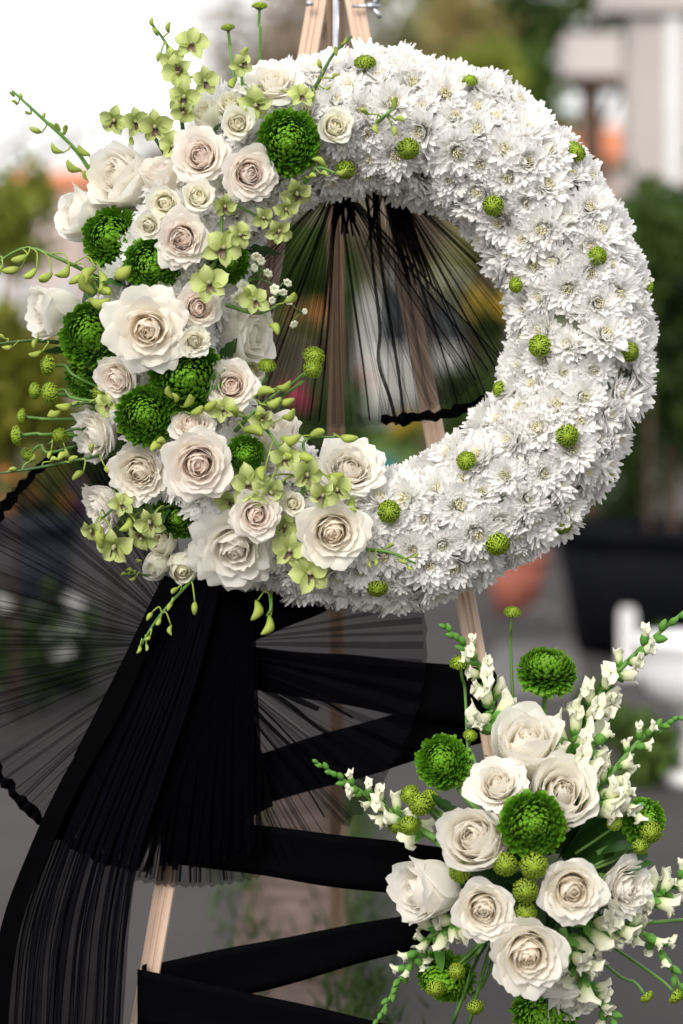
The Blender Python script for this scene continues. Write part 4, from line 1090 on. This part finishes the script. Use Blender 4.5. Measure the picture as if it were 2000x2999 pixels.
bt = [
 (838, 141, 52, .0, -.80, 'flat green button at the very top of the white ring'), (1078, 183, 42, .1, -.80, 'green button on the top right outer rim of the ring'),
 (1322, 346, 56, .35, -.45, 'green button split in two on the upper right outer rim'), (937, 342, 52, -.1, .15, 'dark green button on the ring right of the small orchid buds'),
 (793, 391, 46, -.2, .25, 'green button on the inner edge at the top left of the opening'), (1132, 473, 50, -.15, .15, 'green button on the inner upper right of the ring'),
 (1373, 588, 46, .2, .0, 'green button near the outer right of the ring at two o\'clock'), (1183, 655, 38, -.55, .1, 'small green button on the inner right rim at half past two'),
 (1490, 655, 46, .95, -.05, 'green button seen edge on at the rightmost rim'), (1238, 794, 54, -.2, -.1, 'green button in the inner right of the ring at three o\'clock'),
 (1448, 809, 48, .3, .05, 'green button near the outer right of the ring at three o\'clock'), (1143, 892, 40, -.85, -.2, 'small green button half hidden on the inner right rim at four o\'clock'),
 (1303, 1001, 54, .1, .1, 'green button in the middle of the ring at four o\'clock'), (1070, 1057, 48, -.25, -.35, 'green button on the inner lower right rim of the ring'),
 (1406, 1090, 46, .93, .2, 'green button seen edge on at the lower right rim'), (893, 1174, 54, -.05, -.1, 'dark green button right of the open cream rose'),
 (1298, 1209, 48, .55, .45, 'green button turned sideways on the lower right rim'), (1143, 1251, 58, .1, .3, 'large green button low on the ring at five o\'clock'),
 (866, 1353, 50, -.1, .6, 'dark green button at the bottom of the white ring')]
for (x, y, dm, fx, fy, lb) in bt:
    nx, ny = normal_at(x, y)
    btn(FP(x, y, rnd.uniform(.015, .023)), fx * .6 + nx * .4, fy * .6 + ny * .4, dm * M1, lb, GB)
GS = 'stemmed green buttons around the roses'
def sp(x, y, lf=.0): return FP(x, y, lf)
for (x, y, dm, fx, fy, lf, st, lb) in [
 (523, 62, 33, -.1, -.95, .0, [(528, 110), (540, 210)], 'green button on a thin upright stem, second from the top of the photo'),
 (596, 12, 37, .05, -.97, .0, [(598, 70), (594, 170)], 'green button on a thin upright stem, highest of all'),
 (108, 840, 52, -.75, .0, .02, [(170, 862), (250, 900)], 'green button on stem at the left, uppermost of the left group'),
 (78, 898, 42, -.75, .05, .0, [(130, 905), (230, 918)], 'green button at left, outer of the touching pair'),
 (113, 903, 52, -.6, .15, .025, [(170, 915), (270, 925)], 'green button at left, inner of the touching pair'),
 (230, 904, 38, .2, .1, .03, [(215, 900), (200, 893)], 'small green button under the shaded blush rose'),
 (48, 957, 40, -.92, -.1, .0, [(100, 962), (190, 964)], 'green button on a level stem, just below the touching pair'),
 (36, 1001, 50, -.92, .1, .02, [(100, 998), (190, 994)], 'green button on a level stem at the far left edge'),
 (138, 1001, 38, .2, -.05, .02, [(160, 1000), (190, 998)], 'green button close to the white ruffled left rose'),
 (62, 1046, 40, -.6, .5, .0, [(110, 1040), (190, 1020)], 'lowest green button of the left group'),
 (613, 838, 44, .05, -.75, .05, [(608, 870), (585, 920)], 'green button on short stem above the flat open blush rose'),
 (722, 815, 54, .25, -.62, .05, [(690, 865), (640, 910)], 'upper green button of the pair inside the ring opening'),
 (719, 846, 46, .3, -.1, .065, [(690, 880), (640, 915)], 'lower green button of the pair inside the ring opening')]:
    btn(FP(x, y, lf), fx, fy, dm * M1, lb, GS, [FP(a, b, lf - .005) if i == 0 else FP(a, b, -.03) for i, (a, b) in enumerate(st)])

# ------------------------------------------------------------------ orchid sprays
def P2(x, y, Y): return Wd(x, y, Y)
def bd(lst, Y): return [(P2(x, y, Y), dx, dy, L * M1, fr) for (x, y, dx, dy, L, fr) in lst]
def bl(lst, Y): return [(P2(x, y, Y - .004 * i), ax, ay, dm * M1, R(rl)) for i, (x, y, ax, ay, dm, rl) in enumerate(lst)]
spray('budded orchid spray reaching to the upper left over the sky', [P2(225, 420, .0), P2(170, 340, -.01), P2(90, 265, -.02), P2(28, 208, -.02)],
      bd([(40, 240, -.7, -.5, 18, .95), (32, 222, -.6, -.7, 16, .97), (50, 228, -.2, -.9, 16, .9), (72, 262, -.8, -.3, 18, .85), (98, 275, .3, -.9, 18, .75), (95, 305, -.85, -.35, 30, .6), (138, 300, -.4, -.7, 24, .62),
          (148, 308, .2, -.8, 26, .55), (143, 352, -.75, -.6, 34, .35), (205, 358, -.75, -.6, 36, .15), (185, 394, -.75, -.55, 42, .08), (213, 416, -.6, -.6, 36, .03)], -.015), rad=.0034)
spray('upright orchid spray with five pale green blooms at the top left', [P2(420, 300, -.03), P2(412, 230, -.05), P2(405, 150, -.05), P2(375, 90, -.04), P2(343, 48, -.03)],
      bd([(352, 62, -.2, -.95, 22, .97), (362, 82, -.5, -.8, 22, .9), (386, 76, .1, -.95, 26, .8), (370, 118, -.3, .9, 26, .72), (384, 122, .3, .9, 22, .7)], -.045),
      bl([(398, 138, -.3, .1, 84, 10), (440, 104, .25, -.05, 92, -8), (412, 165, -.2, .3, 80, 160), (468, 188, .25, .15, 82, 5), (424, 222, .0, .2, 84, -10), (422, 255, -.25, .35, 72, 170)], -.075), dark=True)
spray('orchid spray of four green blooms leaning left above the large white rose', [P2(378, 352, -.02), P2(345, 305, -.03), P2(300, 282, -.04), P2(262, 275, -.04)],
      bd([(300, 312, .2, .9, 26, .5)], -.04),
      bl([(264, 275, -.3, .1, 78, -10), (308, 280, .2, .1, 70, 15), (356, 290, .1, .15, 84, 8), (396, 336, .15, .2, 70, -5)], -.055), dark=True)
spray('orchid spray with many plump buds arching out at the left edge', [P2(230, 640, -.02), P2(160, 605, -.05), P2(75, 570, -.05), P2(30, 580, -.04), P2(-6, 605, -.03)],
      bd([(62, 588, -.85, .3, 40, .62), (46, 617, -.9, .15, 42, .58), (84, 618, -.7, .55, 38, .5), (118, 630, -.5, .3, 46, .45), (160, 612, -.6, .5, 46, .35), (218, 612, -.45, .75, 52, .2), (195, 632, -.8, .45, 42, .2),
          (232, 622, .05, .95, 50, .1), (214, 676, -.45, -.7, 58, .05), (262, 640, .75, -.4, 66, .05), (228, 668, .6, .1, 48, .05), (205, 690, .85, .05, 58, .02), (6, 608, -.3, .9, 34, .98)], -.075))
spray('short thin orchid spray poking out left below the outermost rose', [P2(135, 786, .0), P2(70, 782, -.02), P2(-10, 790, -.03)],
      bd([(96, 808, -.85, .25, 34, .2), (85, 778, -.3, .8, 26, .4), (30, 796, -.9, .1, 26, .7), (12, 778, -.8, -.4, 22, .85)], -.025), dark=True)
spray('orchid buds and bloom right of the highest green chrysanthemum', [P2(700, 420, -.09), P2(730, 385, -.11), P2(770, 398, -.115)],
      bd([(748, 382, -.8, -.5, 36, .5), (772, 398, .7, -.1, 34, .9), (708, 408, .6, -.1, 28, .1), (735, 398, .7, .2, 26, .4)], -.112),
      bl([(680, 440, .2, .35, 92, 20), (655, 478, .2, .3, 66, 10)], -.12))
spray('slender dark orchid tip curving up across the top of the ring', [P2(708, 228, -.08), P2(735, 180, -.09), P2(765, 125, -.08), P2(808, 84, -.07)],
      bd([(722, 215, -.2, .9, 22, .1), (738, 158, -.3, -.9, 24, .35), (762, 180, .8, -.5, 20, .3), (772, 128, -.1, -.95, 22, .72), (745, 205, .8, -.3, 18, .2), (788, 102, .5, -.8, 18, .85)], -.09), dark=True)
spray('little cluster of orchid buds lying on the upper white ring', [P2(868, 280, -.10), P2(885, 265, -.125), P2(905, 248, -.125)],
      bd([(845, 262, -.6, -.3, 28, .3), (862, 285, .1, .8, 28, .2), (905, 250, .1, -.9, 30, .95), (905, 274, .85, .1, 28, .6), (900, 290, .2, .8, 28, .4)], -.12))
spray('group of green orchid blooms around the ruffled blush rose', [P2(480, 640, -.09), P2(505, 560, -.11), P2(520, 470, -.11), P2(600, 500, -.10)],
      (), bl([(515, 472, .1, .2, 70, 0), (602, 500, .3, .3, 66, 40), (640, 530, .2, .2, 60, -40), (512, 572, -.05, .05, 92, -30), (548, 540, .3, .2, 66, 60), (482, 652, .1, .15, 88, 15)], -.125))
spray('upright orchid bud spray rising into the ring opening at lower left', [P2(540, 990, -.08), P2(590, 940, -.11), P2(650, 890, -.10)],
      bd([(590, 905, .85, -.2, 46, .6), (636, 892, .8, -.35, 40, .95), (612, 930, .75, -.3, 44, .6), (642, 926, .8, -.2, 40, .8), (560, 985, .8, .15, 56, .2), (588, 975, .2, -.7, 40, .4), (380, 1018, -.5, -.2, 34, None), (405, 925, -.2, -.8, 28, None)], -.12),
      bl([(510, 940, .0, -.1, 60, 30), (600, 962, .2, .2, 64, 170)], -.12))
spray('orchid spray of buds and blooms between the tall white rose and full white rose', [P2(690, 1150, -.08), P2(705, 1070, -.12), P2(700, 1010, -.12), P2(780, 1003, -.11)],
      bd([(645, 1008, .85, -.1, 52, .6), (622, 1044, .85, .05, 58, .4), (712, 1000, .75, -.25, 44, .7), (780, 1004, .9, .05, 44, .98), (755, 1095, .7, -.1, 48, .35), (808, 1142, .1, .7, 44, .1)], -.125),
      bl([(568, 1112, -.05, .1, 96, 5), (622, 1128, .2, .2, 74, 50), (702, 1088, .1, .1, 100, -15), (775, 1122, .15, .3, 84, 20), (742, 1136, -.1, .2, 74, -40)], -.135))
spray('two green orchid blooms below the open cream rose', [P2(690, 1230, -.07), P2(685, 1270, -.09), P2(700, 1320, -.09)], (),
      bl([(666, 1264, -.05, .1, 84, -10), (708, 1318, .0, .15, 98, 12)], -.115))
spray('dark stemmed orchid spray with blooms at the lower left rose', [P2(330, 1160, -.02), P2(280, 1155, -.04), P2(235, 1190, -.05)],
      bd([(228, 1205, .1, .9, 54, .9)], -.07), bl([(276, 1160, .1, -.1, 78, 20), (264, 1252, .1, .55, 88, 0), (212, 1215, -.2, .4, 70, 20), (328, 1230, -.2, .5, 84, 175)], -.07), dark=True)
spray('drooping orchid bud spray hanging over the black drape', [P2(448, 1325, -.03), P2(400, 1375, -.06), P2(355, 1430, -.06), P2(318, 1492, -.06)],
      bd([(408, 1350, -.5, .4, 26, .2), (447, 1380, .0, .95, 32, .1), (395, 1385, -.4, .6, 24, .4), (350, 1405, -.5, .75, 24, .5), (368, 1420, -.3, .6, 24, .55), (392, 1435, .0, .95, 24, .5), (345, 1460, -.6, .5, 18, .75), (322, 1482, -.3, .9, 20, .95), (336, 1478, .1, .9, 18, .85)], -.062), rad=.0024)
spray('pair of hanging green orchid buds under the drooping white rose', [P2(620, 1360, -.03), P2(622, 1395, -.05), P2(612, 1415, -.05)],
      bd([(592, 1378, -.2, .9, 50, .2), (622, 1414, -.35, .85, 50, .95)], -.05))
spray('thin budded orchid tip lying on the ring right of the open cream rose', [P2(842, 1262, -.10), P2(895, 1268, -.115), P2(955, 1294, -.11)],
      bd([(862, 1282, .0, .85, 20, .2), (890, 1258, .6, -.5, 22, .4), (915, 1285, .8, .3, 22, .6), (945, 1280, .8, -.5, 18, .85), (935, 1298, .7, .6, 18, .8), (848, 1288, .2, .8, 18, .1)], -.115))
spray('long budded orchid stem pointing left at the bottom left of the roses', [P2(310, 1030, .0), P2(200, 1052, -.02), P2(80, 1075, -.03), P2(-8, 1088, -.03)],
      bd([(210, 1040, .2, -.9, 26, .3), (160, 1062, .6, -.5, 30, .45), (192, 1082, -.7, .5, 34, .4), (240, 1070, .7, .4, 34, .2), (115, 1060, .7, -.3, 26, .6), (40, 1080, -.8, -.2, 22, .9), (70, 1058, .5, -.6, 24, .75)], -.03), dark=True)
spray('short orchid shoots at the left between the two lower side-facing roses', [P2(300, 1000, .0), P2(170, 985, -.01), P2(110, 1020, -.02)],
      bd([(118, 1035, -.3, .8, 22, .95), (150, 1030, .2, .9, 22, .8), (130, 948, -.6, .2, 28, None), (195, 925, -.85, .1, 34, None)], -.02), dark=True)
spray('small dark budded sprig over the fan by the white rosebuds', [P2(345, 1322, -.02), P2(310, 1318, -.03), P2(284, 1322, -.03)],
      bd([(305, 1312, -.8, -.3, 18, .5), (312, 1324, -.8, .4, 18, .4), (292, 1318, -.9, 0, 16, .8), (325, 1288, -.7, -.2, 18, None)], -.03), dark=True, rad=.0018)
spray('orchid blooms beside the thin upright button stems at the top', [P2(560, 230, -.05), P2(556, 190, -.07), P2(552, 140, -.07)],
      bd([(540, 180, -.2, .6, 40, .6), (560, 140, .2, -.8, 36, .95)], -.07), bl([(552, 150, .5, .1, 62, 100), (586, 240, .3, .2, 76, 80), (692, 222, .2, -.2, 70, 0)], -.10))
spray('orchid blooms around the lower rosebuds and the drooping rose', [P2(330, 1210, -.02), P2(345, 1180, -.04), P2(420, 1150, -.06)],
      bd([(300, 1190, -.4, .6, 46, .2)], -.06), bl([(345, 1195, -.2, .3, 78, 30), (525, 1150, .1, .3, 70, 70), (655, 1205, .1, .3, 66, -30)], -.10), dark=True)
spray('orchid buds tucked among the green chrysanthemums in the middle', [P2(420, 960, -.06), P2(415, 930, -.10), P2(400, 905, -.11)],
      bd([(395, 915, -.3, -.8, 34, .9), (425, 935, .4, -.7, 40, .6), (440, 950, .7, -.4, 40, .4), (372, 1025, -.5, .1, 44, None), (470, 945, .6, -.5, 44, None)], -.12))
spray('orchid blooms and buds between the very large cream rose and the ring opening', [P2(520, 700, -.07), P2(590, 720, -.10), P2(640, 700, -.10)],
      bd([(655, 695, .6, -.5, 40, .95), (620, 745, .5, .5, 40, .6), (560, 690, .2, -.7, 40, .4)], -.11), bl([(585, 690, .2, .1, 70, 20)], -.115))
spray('orchid blooms and buds below the flat open blush rose', [P2(560, 960, -.08), P2(610, 985, -.11), P2(660, 1060, -.12)],
      bd([(545, 955, -.4, -.4, 44, .1), (650, 960, .6, -.4, 44, .5), (690, 1040, .6, .3, 48, .8), (610, 1070, -.2, .6, 48, .7)], -.13), bl([(655, 1050, .1, .1, 84, 0), (608, 1130, .0, .3, 72, 60)], -.135))
spray('orchid buds and blooms on the outer left between the side-facing roses', [P2(230, 940, -.02), P2(200, 925, -.05), P2(150, 935, -.05)],
      bd([(165, 930, -.8, .1, 40, .8), (140, 945, -.8, .3, 36, .95), (215, 640, -.5, .5, 46, None), (240, 700, .4, .4, 46, None), (160, 1045, -.7, .2, 36, None)], -.06), bl([(245, 930, -.2, .2, 60, 45)], -.07), dark=True)
# small white filler sprig inside the ring
mb = MB()
for q in range(6):
    th = q * 1.047
    def f(u, v, th=th):
        u = u * 2 - 1; r = .05 + .45 * v; wd = .22 * math.sin(math.pi * min(1, .12 + .80 * v)) ** .7
        return Vector((math.cos(th) * r - math.sin(th) * u * wd, math.sin(th) * r + math.cos(th) * u * wd, .5 + .12 * math.sin(v * 3) - .1 * u * u)), .6 + .4 * v
    mb.add(*grid(3, 5, f))
mb.add(*tube([(0, 0, 0), (0, 0, .3), (0, 0, .55)], [.05, .08, .06], 6, [0, .2, .5]))
STAR = mb.mesh('star_floret', MT['snap'])
e = empty('white_delphinium_sprig', P2(590, 660, -.06)); o = e.location; r_ = random.Random(4)
cv = bez([P2(570, 640, -.06), P2(620, 650, -.08), P2(690, 720, -.08)], 12)
link('stem', mesh('sprig_stem', *tube([p - o for p in cv], .0012, 5)[:2], MT['dstem']), e)
for (x, y, s) in ((590, 590, 26), (615, 628, 26), (585, 615, 22), (630, 665, 28), (660, 650, 24), (560, 660, 40), (545, 685, 36), (665, 690, 22), (675, 745, 22), (600, 600, 22), (650, 672, 22), (585, 590, 20), (700, 715, 16), (625, 690, 20)):
    p = P2(x, y, -.085); f = link('floret', STAR, e); s *= .95; d_ = Vector((r_.uniform(-.7, .7), -.8, r_.uniform(-.7, .4))).normalized(); place(f, p - o - d_ * s * M1 * .5, d_, s * M1, r_.uniform(0, 6))
    c = min(cv, key=lambda q: (q - p).length); V, Fc, P = tube([c - o, c.lerp(p, .5) - o + Vector((0, 0, .004)), p - o - d_ * s * M1 * .5], .0009, 4); link('pedicel', mesh('pedicel', V, Fc, MT['stem'], P), e)
tag(e, 'sprig of tiny white filler flowers hanging into the ring opening', 'flower sprig')
# dark leaves between the roses
for k, (x, y, L, dx, dz, lb) in enumerate(((250, 640, 80, -.6, -.4, 'dark leaf under the upper left green chrysanthemum'), (500, 830, 80, .5, .4, 'dark leaf right of the frilly spray rose'), (390, 1150, 80, -.3, -.5, 'dark leaf between big blush rose and drooping rose'), (620, 1090, 80, .5, -.3, 'dark leaf beside the small green chrysanthemum'), (480, 330, 70, .3, .6, 'dark leaf behind the open blush rose'),(170, 800, 70, -.8, -.2, 'dark leaf under the outermost left rose'), (560, 580, 90, .9, .1, 'dark leafy sprig reaching into the ring opening'),
        (420, 1010, 60, .2, -.6, 'dark leaf between green chrysanthemum and big blush rose'), (470, 640, 70, -.6, -.3, 'dark leaf beside the middle orchid bloom'), (300, 1150, 90, -.8, .1, 'dark leaf behind the lower left orchid blooms'), (320, 665, 90, -.5, .2, 'dark leaf behind the plump orchid buds'))):
    l = link('leaf', LEAF[k % 2]); p = FP(x, y, -.01); q = Vector((dx, -.25, dz)).normalized()
    l.rotation_mode = 'QUATERNION'; l.rotation_quaternion = q.to_track_quat('Y', 'Z') @ Quaternion((0, 1, 0), rnd.uniform(-.6, .6)); l.location = p; s = L * M1; l.scale = (s, s, s)
    tag(l, lb, 'leaf', 'dark leaves in the wreath')

# ------------------------------------------------------------------ bouquet on the right leg
BY = -.06                             # mean depth of the bouquet head
BCX, BCY = 1225, 1990                 # its middle
def BP(x, y, lift=0.0):
    q = math.hypot(x - BCX, y - BCY) / 330; return Wd(x, y, BY - .085 * math.sqrt(max(0, 1 - q * q)) - lift)
hub = Wd(1240, 1985, .02)
e = foam = empty('foam_holder', hub)
part('foam_block', lathe([(0, -.045), (.03, -.04), (.045, -.015), (.045, .015), (.03, .04), (0, .045)], 16), MT['foam'], e, True)
tag(e, 'foam holder wrapped in dark leaves deep inside the lower bouquet', 'floral foam')
GBR = 'white roses in the lower bouquet'
for (x, y, dm, fx, fy, lf, kd, tn, lb) in [
 (1208, 1712, 158, -.05, -.72, .0, 'cup', 'white', 'topmost tall white rose of the lower bouquet'),
 (1145, 1802, 132, -.15, -.55, .02, 'open', 'white', 'white rose at upper left of the bouquet, below the topmost rose'),
 (1290, 1828, 158, .10, -.50, .0, 'cup', 'white', 'white rose at upper right of the bouquet, above the central green chrysanthemum'),
 (1092, 1928, 150, -.35, -.38, .025, 'cup', 'white', 'white rose left of the central green chrysanthemum'),
 (980, 2042, 140, -.85, -.02, .0, 'cup', 'white', 'leftmost white rose of the bouquet, facing left'),
 (1110, 2086, 152, -.05, .08, .045, 'open', 'cream', 'open cream white rose at lower left of the bouquet centre'),
 (1313, 2042, 152, .02, .05, .045, 'open', 'cream', 'open white rose with cream heart right of the dark green buttons'),
 (1436, 2036, 146, .62, .0, .0, 'garden', 'white', 'rightmost white rose of the bouquet, facing right'),
 (1212, 2190, 182, .0, .18, .05, 'open', 'cream', 'largest white rose at the bottom of the bouquet'),
 (1298, 2285, 112, .25, .65, -.02, 'cup', 'white', 'half hidden white rose under the largest bouquet rose')]:
    rose(BP(x, y, lf), fx, fy, dm * M1 * 1.04, kd, tn, lb, GBR)
GG = 'green chrysanthemums in the lower bouquet'
for (x, y, dm, fx, fy, lf, st, lb) in [
 (1257, 1530, 132, .02, -.93, .0, [(1252, 1600), (1248, 1680), (1245, 1800)], 'green chrysanthemum standing above the bouquet on a thick stem'),
 (1012, 1746, 128, -.45, -.35, .0, [(1060, 1820), (1130, 1890)], 'green chrysanthemum at the upper left of the bouquet'),
 (1224, 1895, 146, .02, -.05, .055, None, 'green chrysanthemum in the centre of the bouquet'),
 (1486, 1886, 102, .55, -.15, .0, [(1440, 1920), (1370, 1960)], 'green chrysanthemum at the right side of the bouquet'),
 (1018, 2254, 134, -.4, .62, .0, [(1070, 2200), (1140, 2110)], 'green chrysanthemum at the lower left of the bouquet'),
 (1252, 2335, 148, .0, .55, .0, None, 'green chrysanthemum at the bottom edge of the photo')]:
    gmum(BP(x, y, lf), fx, fy, dm * M1, lb, GG, [BP(a, b, -.04) for a, b in st] if st else None)
GV = 'green buttons in the lower bouquet'
for (x, y, dm, fx, fy, lf, st, lb) in [
 (1177, 1404, 42, .05, -.9, .0, [(1172, 1480), (1180, 1660)], 'green button on the tallest thin stem above the bouquet'),
 (1055, 1519, 48, -.15, -.85, .0, [(1068, 1590), (1075, 1760)], 'green button beside the upper left snapdragon, on a bent stem'),
 (1080, 1687, 34, .05, -.8, .01, [(1088, 1740), (1100, 1800)], 'small green button right of the upper left green chrysanthemum'),
 (940, 1822, 46, -.4, -.5, .0, [(1000, 1860), (1080, 1930)], 'green button at left, highest of the left bunch'),
 (963, 1846, 56, -.3, -.2, .02, [(1020, 1890), (1090, 1940)], 'largest green button of the left bunch'),
 (988, 1832, 42, .2, -.4, .0, [(1020, 1870), (1080, 1920)], 'green button at left, nearest the roses'),
 (908, 1894, 46, -.5, .1, .0, [(980, 1920), (1080, 1970)], 'green button at left, outer of the lower pair'),
 (940, 1896, 46, .0, .1, .015, [(1000, 1935), (1080, 1980)], 'green button at left, inner of the lower pair'),
 (1055, 2003, 48, -.1, -.1, .04, None, 'green button above the open cream rose at lower left'),
 (1160, 1986, 56, -.1, .1, .06, None, 'dark green button under the central chrysanthemum, left'),
 (1226, 1988, 64, .05, .05, .06, None, 'dark green button under the central chrysanthemum, right'),
 (1207, 2046, 58, .0, .1, .055, None, 'dark green button between the two open bouquet roses'),
 (1208, 2096, 50, .0, .15, .04, None, 'dark green button directly above the largest bouquet rose'),
 (1410, 1890, 36, -.2, -.3, .01, [(1380, 1920), (1320, 1960)], 'small green button left of the right hand chrysanthemum'),
 (1496, 1912, 50, .2, .1, .03, [(1440, 1945), (1360, 1990)], 'green button in front of the right hand chrysanthemum'),
 (1470, 1946, 40, .1, .3, .02, [(1420, 1970), (1350, 2000)], 'green button below the right hand chrysanthemum'),
 (1050, 2230, 40, .2, -.2, .04, [(1080, 2190), (1140, 2130)], 'green button at upper right of the lower left chrysanthemum'),
 (1000, 2272, 44, -.1, .3, .03, [(1060, 2220), (1140, 2140)], 'green button in front of the lower left chrysanthemum'),
 (1092, 2314, 42, .1, .4, .02, [(1110, 2260), (1150, 2160)], 'green button below right of the lower left chrysanthemum'),
 (1486, 2290, 36, .55, .6, .0, [(1420, 2240), (1330, 2160)], 'green button on a long stem at the lower right, inner'),
 (1556, 2286, 48, .65, .55, .0, [(1460, 2210), (1340, 2130)], 'green button on a long stem at the lower right edge')]:
    btn(BP(x, y, lf), fx, fy, dm * M1, lb, GV, [BP(a, b, -.03) for a, b in st] if st else None)
for k, (pts, sz, nf, gr, of, lb) in enumerate([
 ([(1140, 1720), (1125, 1600), (1090, 1510), (1025, 1442)], 58, 17, .36, .12, 'snapdragon curving up left in front of the easel leg'),
 ([(1290, 1760), (1340, 1660), (1430, 1530), (1575, 1400)], 66, 20, .22, .10, 'longest snapdragon sweeping to the upper right corner'),
 ([(1340, 1850), (1400, 1780), (1480, 1690), (1556, 1650)], 52, 16, .42, .08, 'shorter snapdragon with green tip at the right below the longest'),
 ([(1000, 1925), (900, 1865), (810, 1805), (730, 1752)], 50, 18, .42, .10, 'snapdragon pointing left across the ribbon'),
 ([(1080, 2090), (990, 2150), (930, 2230), (868, 2340)], 52, 19, .50, .08, 'snapdragon drooping to the lower left'),
 ([(1290, 2130), (1325, 2220), (1370, 2290), (1425, 2365)], 60, 15, .20, .10, 'snapdragon pointing down at the bottom right'),
 ([(1310, 2120), (1400, 2125), (1500, 2160), (1580, 2300)], 62, 19, .35, .10, 'snapdragon arching down to the right edge'),
 ([(1440, 2080), (1500, 2062), (1550, 2030), (1600, 1985)], 58, 12, .25, .25, 'snapdragon leaving the right edge beside the rightmost rose'),
 ([(1300, 1900), (1360, 1850), (1410, 1840), (1460, 1850)], 64, 8, .05, .25, 'short snapdragon with large ruffled florets by the right chrysanthemum'),
 ([(1250, 1850), (1300, 1770), (1345, 1730), (1370, 1700)], 66, 7, .05, .30, 'short white snapdragon right of the topmost rose')]):
    snapdragon(lb, [BP(x, y, -.02 + .01 * i) for i, (x, y) in enumerate(pts)], sz * M1 * 1.13, round(nf * 1.12), min(.6, gr + .06), 60 + k, open_from=of)
for k, (x, y, L, dx, dz, m, lb) in enumerate([
 (1010, 1900, 95, -.3, .5, 0, 'dark toothed leaf beside the left green buttons'), (1060, 1880, 90, -.6, .4, 1, 'dark leaf behind the rose left of the centre'),
 (1380, 1960, 110, .7, .3, 0, 'dark toothed leaf right of the bouquet centre'), (1400, 2000, 100, .9, .1, 1, 'dark leaf above the rightmost bouquet rose'),
 (1120, 2170, 100, -.5, -.6, 0, 'dark leaf below the open cream rose'), (1000, 2150, 80, .2, -.9, 2, 'bright green narrow leaf at the lower left snapdragon'),
 (1320, 2120, 90, .5, -.5, 1, 'dark leaf under the open white rose'), (1240, 2280, 80, -.1, .8, 2, 'bright green leaf above the bottom chrysanthemum'),
 (1160, 2060, 110, .3, -.8, 0, 'dark leaf deep between the two open roses'), (1310, 2300, 90, .8, .1, 2, 'bright green leaf right of the bottom chrysanthemum'),
 (1180, 1760, 80, -.8, .2, 1, 'dark leaf left of the topmost rose')]):
    l = link('leaf', LEAF[m] if m < 2 else LLEAF); p = BP(x, y, -.02); q = Vector((dx, -.2, dz)).normalized()
    l.rotation_mode = 'QUATERNION'; l.rotation_quaternion = q.to_track_quat('Y', 'Z') @ Quaternion((0, 1, 0), rnd.uniform(-.6, .6)); l.location = p; s = L * M1; l.scale = (s, s, s)
    tag(l, lb, 'leaf', 'leaves in the lower bouquet')
# dark filler leaves deep inside the bouquet
for k in range(26):
    an = k * 2.4; q = Vector((math.cos(an), rnd.uniform(-.9, .1), math.sin(an))).normalized()
    l = link('leaf', LEAF[k % 2], foam); l.rotation_mode = 'QUATERNION'; l.rotation_quaternion = q.to_track_quat('Y', 'Z') @ Quaternion((0, 1, 0), rnd.uniform(-1, 1))
    l.location = Vector((q.x * .035, -.055 - rnd.uniform(0, .03), q.z * .035)); s = rnd.uniform(.07, .115); l.scale = (s * 1.2, s, s)
# cut stems radiating out of the bouquet
for k, (x0, y0, x1, y1, lb) in enumerate([(1130, 2120, 1040, 2350, 'bare cut stem below the bouquet, left of the pair'), (1140, 2130, 1075, 2360, 'bare cut stem below the bouquet, right of the pair'), (1330, 2150, 1600, 2110, 'bare thin stem running off the right edge')]):
    o = link('cut_stem', mesh('cut_stem', *tube(bez([BP(x0, y0, -.03), BP((x0 + x1) / 2, (y0 + y1) / 2 - 8, -.02), BP(x1, y1, -.01)], 8), .0026, 6)[:2], MT['stem']))
    tag(o, lb, 'stem', 'bare stems of the bouquet')
